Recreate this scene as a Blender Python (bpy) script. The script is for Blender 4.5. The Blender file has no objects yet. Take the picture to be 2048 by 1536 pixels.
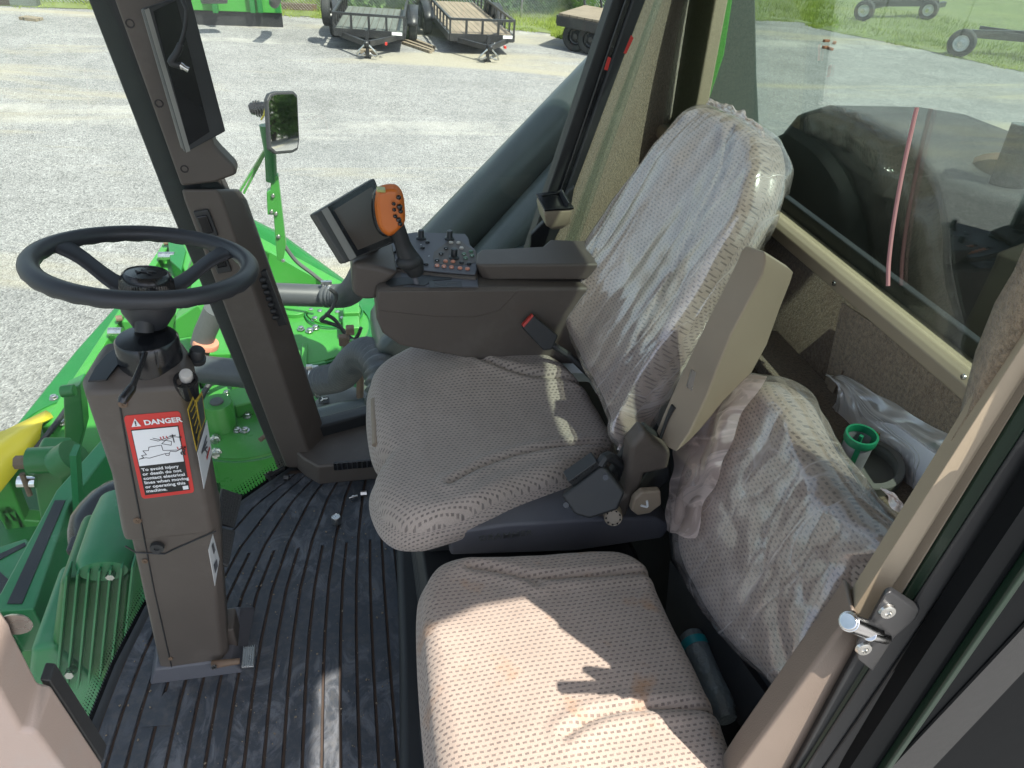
import bpy, bmesh, math, random
from mathutils import Vector, Matrix, noise
import numpy as np
random.seed(7); np.random.seed(7)
S = bpy.context.scene; COL = S.collection
# ------------------------------------------------------------------ camera, sky, sun, exposure
FPX = 1420.0
TH, YW, RO = math.radians(36.06), math.radians(15.3), math.radians(5.3)
CAM = Vector((0, 0, 1.5))
cF = Vector((math.cos(TH)*math.sin(YW), math.cos(TH)*math.cos(YW), -math.sin(TH)))
cR0 = Vector((math.cos(YW), -math.sin(YW), 0)); cU0 = cR0.cross(cF)
cR = math.cos(RO)*cR0 + math.sin(RO)*cU0
cU = -math.sin(RO)*cR0 + math.cos(RO)*cU0
cam = bpy.data.cameras.new('camera'); co = bpy.data.objects.new('camera', cam); COL.objects.link(co)
m = Matrix((cR, cU, -cF)).transposed().to_4x4(); m.translation = CAM; co.matrix_world = m
cam.sensor_width = 36; cam.lens = FPX/2048*36; cam.clip_start = 0.02; cam.clip_end = 600
S.camera = co
SUN = Vector((0.62*0.545, -0.785*0.545, 0.838)).normalized()      # towards the sun
el = math.asin(SUN.z); rot = math.atan2(SUN.x, SUN.y)
w = bpy.data.worlds.new('World'); S.world = w; w.use_nodes = True
nt = w.node_tree; bg = nt.nodes['Background']
sk = nt.nodes.new('ShaderNodeTexSky'); sk.sky_type = 'NISHITA'; sk.sun_disc = False
sk.sun_elevation = el; sk.sun_rotation = rot; sk.air_density = 1.0; sk.dust_density = 2.0
hs_ = nt.nodes.new('ShaderNodeHueSaturation'); hs_.inputs['Saturation'].default_value = .62; nt.links.new(sk.outputs[0], hs_.inputs['Color']); nt.links.new(hs_.outputs[0], bg.inputs[0]); bg.inputs[1].default_value = 0.15
sl = bpy.data.lights.new('sun', 'SUN'); sl.energy = 4.6; sl.angle = math.radians(0.55); sl.color = (1, .925, .82)
so = bpy.data.objects.new('sun', sl); COL.objects.link(so); so.rotation_euler = (-SUN).to_track_quat('-Z', 'Y').to_euler()
so.location = (0, 0, 20)
S.view_settings.view_transform = 'Standard'; S.view_settings.look = 'None'
S.view_settings.exposure = 1.22; S.view_settings.gamma = 1
S.render.engine = 'CYCLES'
try:
    S.cycles.max_bounces = 10; S.cycles.transparent_max_bounces = 24; S.cycles.diffuse_bounces = 5
    S.cycles.caustics_reflective = False; S.cycles.caustics_refractive = False
except Exception: pass

GZ = -2.3                                                          # yard level; the cab floor is z = 0
def ray(x, y): return cF + cR*((x-1024)/FPX) - cU*((y-768)/FPX)
def P(x, y, ax, v):
    d = ray(x, y); t = (v-CAM[ax])/d[ax]; return CAM + d*t
def PP(x, y, p0, n):
    d = ray(x, y); n = Vector(n); t = (Vector(p0)-CAM).dot(n)/d.dot(n); return CAM + d*t
def G(x, y, z=GZ): return P(x, y, 2, z)
V = Vector
# ------------------------------------------------------------------ materials
def srgb(r, g, b):
    f = lambda c: (c/12.92 if c <= .04045 else ((c+.055)/1.055)**2.4)
    return (f(r/255), f(g/255), f(b/255))
class NT:
    def __init__(s, name):
        s.m = bpy.data.materials.new(name); s.m.use_nodes = True; s.t = s.m.node_tree
        s.b = s.t.nodes['Principled BSDF']; s.o = s.t.nodes['Material Output']
    def n(s, t, **k):
        x = s.t.nodes.new(t)
        for a, b in k.items(): setattr(x, a, b)
        return x
    def l(s, a, b): s.t.links.new(a, b)
    def coord(s, kind='Object', scale=(1,1,1), rot=(0,0,0)):
        c = s.n('ShaderNodeTexCoord'); mp = s.n('ShaderNodeMapping'); mp.inputs['Scale'].default_value = scale
        mp.inputs['Rotation'].default_value = rot
        s.l(c.outputs[kind], mp.inputs[0]); return mp.outputs[0]
    def noise(s, v, scale, detail=4, rough=.6, dist=0):
        x = s.n('ShaderNodeTexNoise'); x.inputs['Scale'].default_value = scale; x.inputs['Detail'].default_value = detail
        x.inputs['Roughness'].default_value = rough; x.inputs['Distortion'].default_value = dist
        if v: s.l(v, x.inputs['Vector'])
        return x.outputs['Fac']
    def vor(s, v, scale, feat='F1', out='Distance'):
        x = s.n('ShaderNodeTexVoronoi', feature=feat); x.inputs['Scale'].default_value = scale
        if v: s.l(v, x.inputs['Vector'])
        return x.outputs[out]
    def ramp(s, f, *st):
        x = s.n('ShaderNodeValToRGB'); r = x.color_ramp
        while len(r.elements) < len(st): r.elements.new(.5)
        for e, (p, c) in zip(r.elements, st):
            e.position = p; e.color = (c, c, c, 1) if isinstance(c, (int, float)) else (*c, 1)
        s.l(f, x.inputs[0]); return x.outputs[0]
    def mix(s, f, a, b, mode='MIX'):
        x = s.n('ShaderNodeMix', data_type='RGBA', blend_type=mode)
        for i, q in ((0, f), (6, a), (7, b)):
            if isinstance(q, (int, float)): x.inputs[i].default_value = q if i == 0 else (q, q, q, 1)
            elif isinstance(q, tuple): x.inputs[i].default_value = (*q, 1)
            else: s.l(q, x.inputs[i])
        return x.outputs[2]
    def math(s, op, a, b=0.):
        x = s.n('ShaderNodeMath', operation=op)
        for i, q in ((0, a), (1, b)):
            if isinstance(q, (int, float)): x.inputs[i].default_value = q
            else: s.l(q, x.inputs[i])
        return x.outputs[0]
    def base(s, c):
        if isinstance(c, tuple): s.b.inputs['Base Color'].default_value = (*c, 1)
        else: s.l(c, s.b.inputs['Base Color'])
    def rough(s, r):
        if isinstance(r, (int, float)): s.b.inputs['Roughness'].default_value = r
        else: s.l(r, s.b.inputs['Roughness'])
    def ior(s, v):       # same reflectance from either side of a thin sheet
        g = s.n('ShaderNodeNewGeometry'); return s.math('ADD', s.math('MULTIPLY', g.outputs['Backfacing'], 1/v-v), v)
    def bump(s, h, st=.3, d=.001):
        x = s.n('ShaderNodeBump'); x.inputs['Strength'].default_value = st; x.inputs['Distance'].default_value = d
        s.l(h, x.inputs['Height']); s.l(x.outputs[0], s.b.inputs['Normal']); return x.outputs[0]
_pm = 0
def pmat(name, c, rough=.5, metal=0., var=.12, vs=6., bump=0., bs=400., bd=.0006, spec=.5, dust=None, ds=3.):
    k = NT(name); v = k.coord()
    f = k.noise(v, vs, 5)
    cc = k.mix(k.ramp(f, (.3, 1-var), (.7, 1+var)), (0, 0, 0), c, 'MULTIPLY') if False else k.mix(1., c, k.ramp(f, (.3, 1-var), (.75, 1.)), 'MULTIPLY')
    if dust:
        cc = k.mix(k.ramp(k.noise(v, ds, 6, .7), (.52, 0.), (.75, dust[1])), cc, dust[0])
    k.base(cc); k.b.inputs['Metallic'].default_value = metal
    k.rough(k.math('ADD', k.math('MULTIPLY', f, .18), rough-.09)); k.b.inputs['Specular IOR Level'].default_value = spec
    if bump: k.bump(k.noise(v, bs, 2), bump, bd)
    return k.m
M = {}
M['plastic_brown'] = pmat('brown textured plastic', (.094, .079, .068), .55, var=.15, bump=.5, bs=900, dust=((.2, .18, .16), .25), ds=5)
M['plastic_dark'] = pmat('dark charcoal plastic', (.03, .032, .034), .5, bump=.35, bs=900, dust=((.11, .11, .11), .2))
M['black_gloss'] = pmat('black gloss plastic', (.012, .013, .015), .22, dust=((.08, .08, .08), .12))
M['black_rubber'] = pmat('black rubber', (.018, .02, .022), .55, dust=((.1, .09, .08), .15))
M['wheel_rubber'] = pmat('soft black steering wheel rim', (.022, .025, .03), .48, bump=.2, bs=1200)
M['beige_plastic'] = pmat('beige grained plastic', srgb(142, 129, 113), .5, var=.1, bump=.5, bs=900)
M['beige_light'] = pmat('pale beige plastic', srgb(154, 141, 121), .5, var=.1, bump=.3, bs=900)
M['panel_grey'] = pmat('blue grey console plastic', (.095, .097, .112), .55, bump=.4, bs=900)
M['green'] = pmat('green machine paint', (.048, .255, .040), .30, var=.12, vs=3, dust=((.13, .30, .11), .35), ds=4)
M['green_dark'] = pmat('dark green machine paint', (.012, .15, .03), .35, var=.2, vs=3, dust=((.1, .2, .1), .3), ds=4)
M['teal'] = pmat('green painted frame', (.02, .20, .07), .35, var=.2, vs=4, dust=((.15, .25, .17), .35))
M['yellow'] = pmat('yellow painted sheet', (.72, .58, .03), .35, vs=3)
M['steel'] = pmat('zinc plated steel', (.62, .62, .60), .28, metal=1., var=.25, vs=40)
M['chrome'] = pmat('polished steel', (.75, .75, .75), .15, metal=1., var=.2, vs=60)
M['rust'] = pmat('weathered steel', (.18, .12, .08), .7, var=.4, vs=20)
M['black_paint'] = pmat('black painted steel', (.02, .021, .023), .4, dust=((.12, .11, .1), .3))
M['orange'] = pmat('orange plastic', (.62, .155, .02), .4)
M['olive'] = pmat('pale yellow green button', (.45, .46, .16), .45)
M['white'] = pmat('white paint', (.75, .75, .73), .45)
M['decal_white'] = pmat('white decal film', (.72, .74, .76), .4, var=.03)
M['decal_red'] = pmat('red decal film', (.55, .035, .03), .4, var=.05)
M['decal_black'] = pmat('black decal film', (.01, .012, .014), .35)
M['decal_yellow'] = pmat('yellow decal film', (.62, .42, .03), .4)
M['red'] = pmat('red plastic', (.5, .03, .02), .4)
M['btn_white'] = pmat('cream button', (.55, .52, .47), .5)
M['btn_green'] = pmat('green button', (.10, .20, .13), .5)
M['btn_orange'] = pmat('orange button', (.62, .26, .17), .5)
M['btn_dark'] = pmat('dark button', (.02, .025, .028), .4)
M['strainer_green'] = pmat('green strainer plastic', (.01, .19, .09), .4)
M['cap_grey'] = pmat('grey screw cap plastic', (.14, .14, .135), .5)
M['hose'] = pmat('dark ribbed hose', (.06, .065, .07), .4, dust=((.2, .2, .2), .3))
M['tube_grey'] = pmat('grey pipe', (.085, .09, .088), .45, dust=((.25, .25, .22), .4))
M['silver'] = pmat('silver grey edge', (.26, .26, .24), .4)
M['frame_grey'] = pmat('dark grey screen housing', (.06, .062, .06), .45, bump=.2)
M['guard'] = pmat('dark green grey moulded plastic', (.062, .078, .076), .33, dust=((.12, .14, .13), .3), ds=2)
M['tyre'] = pmat('tyre rubber', (.02, .022, .022), .7, dust=((.12, .11, .1), .4))
M['wood'] = None
M['pink'] = pmat('pink streak', (.55, .25, .27), .6)
M['paper'] = pmat('printed paper', (.85, .86, .90), .6, var=.1)
M['tan_paper'] = pmat('tan booklet edge', (.62, .42, .14), .6)
M['teal_label'] = pmat('teal bottle label', (.01, .25, .30), .4)
M['leather'] = pmat('brown grained vinyl', (.17, .135, .11), .5, var=.1, bump=.5, bs=500, bd=.001)
M['brick'] = pmat('broken brick', (.32, .13, .07), .9, var=.4, vs=30)
M['leaf_soil'] = pmat('bark', (.09, .07, .05), .9, var=.4, vs=10)

def carpet(name, c, lit=1.):
    k = NT(name); v = k.coord()
    f = k.noise(v, 150, 4, .75); g = k.noise(v, 9, 4)
    col = k.mix(k.ramp(f, (.32, 0.), (.7, 1.)), tuple(x*.45 for x in c), tuple(min(1, x*1.25) for x in c))
    col = k.mix(k.ramp(g, (.5, 0.), (.8, .45)), col, tuple(x*.62 for x in (c[0]*1.1, c[1]*.85, c[2]*.75)))
    k.base(col); k.rough(.95); k.b.inputs['Specular IOR Level'].default_value = .1
    k.b.inputs['Sheen Weight'].default_value = .3
    k.bump(f, 1., .006); return k.m
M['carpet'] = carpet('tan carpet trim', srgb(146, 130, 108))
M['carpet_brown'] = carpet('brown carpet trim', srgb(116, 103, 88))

def fabric(name, light, dark, stain=0.):
    k = NT(name); v = k.coord('UV')
    ns = k.n('ShaderNodeTexNoise'); ns.inputs['Scale'].default_value = 160; ns.inputs['Detail'].default_value = 2
    k.l(v, ns.inputs['Vector'])
    ad = k.n('ShaderNodeVectorMath', operation='MULTIPLY_ADD'); k.l(ns.outputs['Color'], ad.inputs[0]); ad.inputs[1].default_value = (.0022, .0022, 0); k.l(v, ad.inputs[2])
    def brick(shift, bw=.12, ms=.031):
        mp = k.n('ShaderNodeMapping'); mp.inputs['Location'].default_value = shift; k.l(ad.outputs[0], mp.inputs[0])
        b = k.n('ShaderNodeTexBrick'); b.offset = .5; b.inputs['Scale'].default_value = 11; b.inputs['Brick Width'].default_value = bw
        b.inputs['Row Height'].default_value = .088; b.inputs['Mortar Size'].default_value = ms; b.inputs['Mortar Smooth'].default_value = .25
        b.inputs['Color1'].default_value = (0, 0, 0, 1); b.inputs['Color2'].default_value = (0, 0, 0, 1); b.inputs['Mortar'].default_value = (1, 1, 1, 1)
        k.l(mp.outputs[0], b.inputs[0]); return b.outputs['Fac']
    a = brick((0, 0, 0)); c2 = brick((0, .0024, 0), ms=.040)
    weave = k.noise(v, 900, 2, .6)
    wl = k.mix(k.ramp(weave, (.3, .72), (.7, 1.08)), (0, 0, 0), light, 'MIX')
    lc = k.mix(1., light, k.ramp(weave, (.3, .74), (.7, 1.)), 'MULTIPLY')
    dc = k.mix(k.ramp(c2, (.2, 1.), (.8, 0.)), dark, tuple(x*1.7 for x in dark))
    dc = k.mix(k.ramp(k.noise(v, 55, 3, .6), (.35, .0), (.7, .45)), dc, lc)
    col = k.mix(a, dc, lc)
    big = k.noise(v, 7, 4)
    col = k.mix(1., col, k.ramp(big, (.3, .86), (.7, 1.)), 'MULTIPLY')
    if stain: col = k.mix(k.ramp(k.noise(v, 11, 3, .5), (.60, 0.), (.74, stain)), col, (.34, .17, .07))
    k.base(col); k.rough(.9); k.b.inputs['Specular IOR Level'].default_value = .15; k.b.inputs['Sheen Weight'].default_value = .25
    h = k.math('ADD', k.math('MULTIPLY', a, 1.), k.math('MULTIPLY', weave, .5))
    k.bump(h, .7, .0016); return k.m
M['fabric'] = fabric('woven seat fabric', (.44, .375, .33), (.15, .127, .117))
M['fabric_warm'] = fabric('woven seat fabric, faded', (.40, .325, .275), (.155, .122, .108), .6)

def film(name, tint, milky, gl, dcol=(.85, .78, .76), sc=(1, 1, 1), bscale=14, rot=(0, 0, 0), rg=.14, bd=.006):
    k = NT(name); k.t.nodes.remove(k.b)
    v = k.coord('UV', sc, rot)
    f1 = k.noise(v, bscale, 2.5, .45, .5)
    rid = k.math('ABSOLUTE', k.math('SUBTRACT', f1, .5))
    f2 = k.noise(v, bscale*.35, 3)
    bp = k.n('ShaderNodeBump'); bp.inputs['Strength'].default_value = 1.; bp.inputs['Distance'].default_value = bd
    k.l(k.math('ADD', k.math('MULTIPLY', k.math('POWER', rid, .6), 1.2), f2), bp.inputs['Height'])
    veil = k.ramp(k.noise(k.coord('UV', (sc[0]*.5, sc[1], 1), rot), 9, 4, .6, 1.2), (.46, 0.), (.56, 1.))
    tr = k.n('ShaderNodeBsdfTransparent'); tr.inputs[0].default_value = (*tint, 1)
    df = k.n('ShaderNodeBsdfDiffuse'); df.inputs[0].default_value = (*dcol, 1); k.l(bp.outputs[0], df.inputs['Normal'])
    tl = k.n('ShaderNodeBsdfTranslucent'); tl.inputs[0].default_value = (*dcol, 1); k.l(bp.outputs[0], tl.inputs['Normal'])
    gs = k.n('ShaderNodeBsdfGlossy'); gs.inputs['Roughness'].default_value = rg; k.l(bp.outputs[0], gs.inputs['Normal'])
    a = k.n('ShaderNodeMixShader'); a.inputs[0].default_value = .45; k.l(df.outputs[0], a.inputs[1]); k.l(tl.outputs[0], a.inputs[2])
    b = k.n('ShaderNodeMixShader')
    k.l(k.math('MINIMUM', k.math('ADD', k.ramp(rid, (.0, min(1, milky*1.9)), (.012, milky*.9), (.06, milky*.55)), k.math('MULTIPLY', veil, milky*.8)), .9), b.inputs[0]); k.l(tr.outputs[0], b.inputs[1]); k.l(a.outputs[0], b.inputs[2])  # veil patches and pale crease lines paint reflections and highlights into the film
    fr = k.n('ShaderNodeFresnel'); k.l(k.ior(1.5), fr.inputs[0]); k.l(bp.outputs[0], fr.inputs['Normal'])
    c = k.n('ShaderNodeMixShader'); k.l(k.math('ADD', k.math('MULTIPLY', fr.outputs[0], gl*1.5), gl*.25), c.inputs[0]); k.l(b.outputs[0], c.inputs[1]); k.l(gs.outputs[0], c.inputs[2])
    k.l(c.outputs[0], k.o.inputs[0]); return k.m
M['wrap'] = film('thin plastic seat wrap', (.985, .955, .945), .16, .42, sc=(6, .7, 1), bscale=2.2, rot=(0, 0, .06), rg=.15, bd=.003)
M['wrap2'] = film('thin plastic seat wrap, crumpled', (.985, .95, .935), .18, .40, sc=(2.6, .9, 1), bscale=3.4, rot=(0, 0, .7), rg=.15, bd=.0024)
M['film_pink'] = film('loose pinkish film', (.98, .86, .82), .80, .6, dcol=(.95, .78, .73), sc=(2.2, .8, 1), bscale=5, rot=(0, 0, .4), rg=.13, bd=.006)
M['bag'] = film('clear plastic bag', (.985, .985, .985), .85, .5, dcol=(.95, .95, .95), sc=(1, 2.2, 1), bscale=5, rot=(0, 0, .2), rg=.12)

def glass(name, tint, ior=1.5, dirt=.03, coat=0.):
    k = NT(name); k.t.nodes.remove(k.b); v = k.coord()
    tr = k.n('ShaderNodeBsdfTransparent'); tr.inputs[0].default_value = (*tint, 1)
    gs = k.n('ShaderNodeBsdfGlossy'); gs.inputs['Roughness'].default_value = .0
    df = k.n('ShaderNodeBsdfDiffuse'); df.inputs[0].default_value = (.8, .82, .8, 1)
    fr = k.n('ShaderNodeFresnel'); k.l(k.ior(ior), fr.inputs[0])
    b = k.n('ShaderNodeMixShader'); k.l(k.ramp(k.noise(v, 5, 6, .7), (.35, dirt*.3), (.75, dirt*1.8)), b.inputs[0]); k.l(tr.outputs[0], b.inputs[1]); k.l(df.outputs[0], b.inputs[2])
    c = k.n('ShaderNodeMixShader'); k.l(k.math('ADD', fr.outputs[0], coat), c.inputs[0]); k.l(b.outputs[0], c.inputs[1]); k.l(gs.outputs[0], c.inputs[2])
    k.l(c.outputs[0], k.o.inputs[0]); return k.m
M['glass'] = glass('lightly tinted cab glass', (.90, .945, .925), 1.42, .018)
M['glass_rear'] = glass('tinted rear glass', (.70, .79, .75), 1.65, .004, .08)
M['shade_black'] = pmat('matt shade black', (.004, .005, .006), .75, spec=.08, dust=((.012, .012, .012), .2))  # near black that puts shade into the colour of the body side
M['rail_green'] = pmat('very dark green rail paint', (.005, .02, .011), .4, spec=.3)
def mk_mirror():
    k = NT('mirror glass'); k.base((.9, .9, .9)); k.b.inputs['Metallic'].default_value = 1; k.rough(.02); return k.m
M['mirror'] = mk_mirror()
def mk_screen():
    k = NT('dark touch screen'); k.base((.085, .072, .062)); k.rough(.2); return k.m  # brownish base colour stands in for something mirrored in the screen
M['screen'] = mk_screen()
def mk_gravel():
    k = NT('pale limestone gravel'); v = k.coord()
    col = k.vor(v, 58, out='Color'); bw = k.n('ShaderNodeRGBToBW'); k.l(col, bw.inputs[0])
    c1 = k.ramp(bw.outputs[0], (.12, (.155, .155, .153)), (.38, (.25, .25, .247)), (.62, (.29, .288, .283)), (.9, (.38, .38, .37)))
    n1 = k.noise(v, 1.1, 7, .68); n2 = k.noise(v, .16, 5, .6); n3 = k.noise(v, 9, 6, .8)
    c1 = k.mix(1., c1, k.ramp(n1, (.3, .80), (.7, 1.12)), 'MULTIPLY')
    c1 = k.mix(1., c1, k.ramp(n3, (.3, .80), (.68, 1.1)), 'MULTIPLY')
    vs = k.coord('Object', (.10, .55, 1), (0, 0, .10)); tr = k.noise(vs, .9, 7, .62, .6)
    vs2 = k.coord('Object', (.05, 1.3, 1), (0, 0, -.16)); tr2 = k.noise(vs2, .7, 4, .5)
    c1 = k.mix(k.ramp(tr, (.54, 0.), (.64, .75)), c1, (.36, .33, .25))
    c1 = k.mix(k.math('MULTIPLY', k.ramp(tr2, (.56, 0.), (.66, .6)), k.ramp(n1, (.4, 0.), (.6, 1.))), c1, (.42, .41, .37))
    c1 = k.mix(k.ramp(n2, (.5, 0.), (.7, .35)), c1, (.20, .21, .215))
    k.base(c1); k.rough(1.); k.b.inputs['Specular IOR Level'].default_value = .15
    k.bump(k.math('ADD', k.vor(v, 58), k.math('MULTIPLY', n3, .8)), .8, .02); return k.m
M['gravel'] = mk_gravel()
def mk_mat():
    k = NT('ribbed rubber floor mat'); v = k.coord()
    vs = k.coord('Object', (1.6, 1, 1), (0, 0, .5))
    n = k.noise(vs, 9, 7, .68, 2.2); n2 = k.noise(v, 2.6, 3)
    f = k.math('MULTIPLY', k.ramp(n, (.47, 0.), (.62, 1.)), k.ramp(n2, (.40, .1), (.52, 1.)))
    f3 = k.noise(v, 60, 4, .7)
    c = k.mix(k.math('MULTIPLY', f, .55), (.034, .041, .052), (.17, .18, .20))
    c = k.mix(k.ramp(f3, (.45, 0.), (.8, .55)), c, (.10, .094, .085))
    k.base(c); k.rough(k.ramp(n, (.3, .5), (.7, .75))); k.bump(k.noise(v, 500, 2), .3, .0008); return k.m
M['mat'] = mk_mat()
M['mat_dirt'] = pmat('brown dirt in mat grooves', (.065, .046, .036), .9, var=.3, vs=30)
def mk_wood(name='weathered deck planks', c=(.33, .27, .19), sc=7.):
    k = NT(name); v = k.coord('Object', (.6, sc, sc))
    n = k.noise(v, 2, 6, .7); w = k.coord()
    xs = k.n('ShaderNodeSeparateXYZ'); k.l(w, xs.inputs[0])
    fr = k.math('FRACT', k.math('MULTIPLY', xs.outputs[1], 6.5))
    g = k.math('GREATER_THAN', k.math('ABSOLUTE', k.math('SUBTRACT', fr, .5)), .45)
    cc = k.mix(k.ramp(n, (.3, 0.), (.7, 1.)), tuple(x*.62 for x in c), tuple(x*1.25 for x in c))
    k.base(k.mix(g, cc, (.05, .04, .03))); k.rough(.9); return k.m
M['wood'] = mk_wood('weathered deck planks', (.22, .18, .13))
M['wood_grey'] = mk_wood('grey green deck planks', (.11, .125, .11))
def leafm(name, c1, c2):
    k = NT(name); v = k.coord()
    r = k.n('ShaderNodeObjectInfo'); n = k.noise(v, 1.7, 3); n2 = k.noise(v, 30, 2)
    cc = k.mix(k.ramp(n, (.35, 0.), (.65, 1.)), c1, c2); cc = k.mix(1., cc, k.ramp(n2, (.3, .6), (.7, 1.2)), 'MULTIPLY')
    k.base(cc); k.rough(.55); k.b.inputs['Subsurface Weight'].default_value = 0
    tl = k.n('ShaderNodeBsdfTranslucent'); k.l(cc, tl.inputs[0]); mx = k.n('ShaderNodeMixShader'); mx.inputs[0].default_value = .3
    k.l(k.b.outputs[0], mx.inputs[1]); k.l(tl.outputs[0], mx.inputs[2]); k.l(mx.outputs[0], k.o.inputs[0]); return k.m
M['leaf'] = leafm('hedge leaves', (.06, .15, .03), (.19, .33, .07))
M['leaf2'] = leafm('dark hedge leaves', (.025, .07, .018), (.08, .17, .04))
M['grass'] = leafm('grass blades', (.20, .28, .04), (.36, .44, .07))
M['soil'] = pmat('grassy soil', (.16, .20, .07), .95, var=.4, vs=2.)

# ------------------------------------------------------------------ mesh builder
def tag(o, label=None, cat=None, group=None, kind=None):
    if label: o['label'] = label
    if cat: o['category'] = cat
    if group: o['group'] = group
    if kind: o['kind'] = kind
    return o
def thing(name, loc, label, cat, group=None):
    o = bpy.data.objects.new(name, None); o.empty_display_size = .1; COL.objects.link(o); o.location = loc
    return tag(o, label, cat, group)
def wloc(o):
    l = V((0, 0, 0))
    while o: l += o.location; o = o.parent
    return l
class MB:
    def __init__(s): s.v = []; s.f = []; s.mi = []; s.uv = None; s.k = 0
    def add(s, vs, fs):
        b = len(s.v); s.v += [tuple(x) for x in vs]
        for f in fs: s.f.append(tuple(i+b for i in f)); s.mi.append(s.k)
        return s
    def box(s, c, d, rot=None):
        c = V(c); q = [V((x*d[0]/2, y*d[1]/2, z*d[2]/2)) for x in (-1, 1) for y in (-1, 1) for z in (-1, 1)]
        if rot is not None: q = [rot @ p for p in q]
        return s.add([c+p for p in q], [(0, 1, 3, 2), (4, 6, 7, 5), (0, 4, 5, 1), (2, 3, 7, 6), (0, 2, 6, 4), (1, 5, 7, 3)])
    def bar(s, a, b, wd, ht, up=(0, 0, 1)):
        a = V(a); b = V(b); d = (b-a); L = d.length; d.normalize(); u = V(up); r = d.cross(u)
        if r.length < 1e-4: r = d.cross(V((1, 0, 0)))
        r.normalize(); u = r.cross(d).normalized()
        mt = Matrix((d, r, u)).transposed()
        return s.box((a+b)/2, (L, wd, ht), mt)
    def prism(s, pts, vec):
        n = len(pts); vec = V(vec); pts = [V(p) for p in pts]
        fs = [tuple(range(n-1, -1, -1)), tuple(range(n, 2*n))]
        fs += [(i, (i+1) % n, n+(i+1) % n, n+i) for i in range(n)]
        return s.add(pts+[p+vec for p in pts], fs)
    def quad(s, *pts): return s.add(pts, [tuple(range(len(pts)))])
    def loft(s, rings, cap=True, closed=True):
        n = len(rings[0]); vs = [p for r in rings for p in r]; fs = []
        for i in range(len(rings)-1):
            for j in range(n if closed else n-1):
                a = i*n+j; b = i*n+(j+1) % n; fs.append((a, b, b+n, a+n))
        if cap: fs.append(tuple(range(n-1, -1, -1))); fs.append(tuple((len(rings)-1)*n+j for j in range(n)))
        return s.add(vs, fs)
    def tube(s, pts, r, n=10, cap=True, smooth=0):
        pts = [V(p) for p in pts]
        if smooth: pts, r = spl(pts, smooth, r)
        if not hasattr(r, '__len__'): r = [r]*len(pts)
        rings = []; up = None
        for i, p in enumerate(pts):
            d = (pts[min(i+1, len(pts)-1)]-pts[max(i-1, 0)]).normalized()
            if up is None: up = d.orthogonal().normalized()
            up = (up - d*up.dot(d)).normalized(); sd = d.cross(up)
            rings.append([p+(up*math.cos(a)+sd*math.sin(a))*r[i] for a in [2*math.pi*j/n for j in range(n)]])
        return s.loft(rings, cap)
    def cyl(s, a, b, r, r2=None, n=16): return s.tube([a, b], [r, r if r2 is None else r2], n)
    def lathe(s, o, ax, prof, n=24, cap=True):
        o = V(o); ax = V(ax).normalized(); u = ax.orthogonal().normalized(); w_ = ax.cross(u)
        return s.loft([[o+ax*h+(u*math.cos(a)+w_*math.sin(a))*r for a in [2*math.pi*j/n for j in range(n)]] for r, h in prof], cap)
    def ball(s, c, r, n=12):
        c = V(c); r = V(r) if hasattr(r, '__len__') else V((r, r, r)); rings = []
        for i in range(1, n):
            t = math.pi*i/n
            rings.append([c+V((math.sin(t)*math.cos(a)*r.x, math.sin(t)*math.sin(a)*r.y, math.cos(t)*r.z)) for a in [2*math.pi*j/n for j in range(n)]])
        return s.loft(rings)
    def grid(s, pts2):           # list of rows
        n = len(pts2[0]); return s.add([p for r in pts2 for p in r], [(i*n+j, i*n+j+1, (i+1)*n+j+1, (i+1)*n+j) for i in range(len(pts2)-1) for j in range(n-1)])
    def build(s, name, mat, parent=None, smooth=None, bevel=0, seg=2, sub=0, solid=0, uv=None, fix=True):
        off = wloc(parent) if parent else V((0, 0, 0))
        me = bpy.data.meshes.new(name); me.from_pydata([tuple(V(p)-off) for p in s.v], [], s.f)
        for mm in (mat if isinstance(mat, (list, tuple)) else [mat]): me.materials.append(M[mm] if isinstance(mm, str) else mm)
        if fix:
            bm = bmesh.new(); bm.from_mesh(me); bmesh.ops.recalc_face_normals(bm, faces=bm.faces); bm.to_mesh(me); bm.free()
        if isinstance(mat, (list, tuple)):
            me.polygons.foreach_set('material_index', s.mi)
        if uv is not None:
            ul = me.uv_layers.new(name='UVMap')
            for lp in me.loops: ul.data[lp.index].uv = uv[lp.vertex_index]
        if smooth is None: smooth = 35
        if smooth:
            me.polygons.foreach_set('use_smooth', [True]*len(me.polygons)); me.set_sharp_from_angle(angle=math.radians(smooth))
        o = bpy.data.objects.new(name, me); COL.objects.link(o)
        if parent: o.parent = parent
        if solid: md = o.modifiers.new('s', 'SOLIDIFY'); md.thickness = solid; md.offset = 0
        if bevel:
            md = o.modifiers.new('b', 'BEVEL'); md.width = bevel; md.segments = seg; md.limit_method = 'ANGLE'; md.angle_limit = math.radians(30)
            md.harden_normals = True
        if sub: md = o.modifiers.new('u', 'SUBSURF'); md.levels = sub; md.render_levels = sub
        return o
def spl(pts, k, r=None, closed=False):
    pts = [V(p) for p in pts]; n = len(pts); out = []; ro = []
    rl = r if hasattr(r, '__len__') else None
    rng = range(n if closed else n-1)
    for i in rng:
        g = (lambda j: pts[j % n]) if closed else (lambda j: pts[max(0, min(n-1, j))])
        p0, p1, p2, p3 = g(i-1), g(i), g(i+1), g(i+2)
        for j in range(k):
            t = j/k
            out.append(.5*((2*p1)+(p2-p0)*t+(2*p0-5*p1+4*p2-p3)*t*t+(3*p1-p0-3*p2+p3)*t**3))
            if rl: ro.append(rl[i]+(rl[(i+1) % n]-rl[i])*t)
    if not closed:
        out.append(pts[-1]);
        if rl: ro.append(rl[-1])
    return out, (ro if rl else r)
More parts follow.
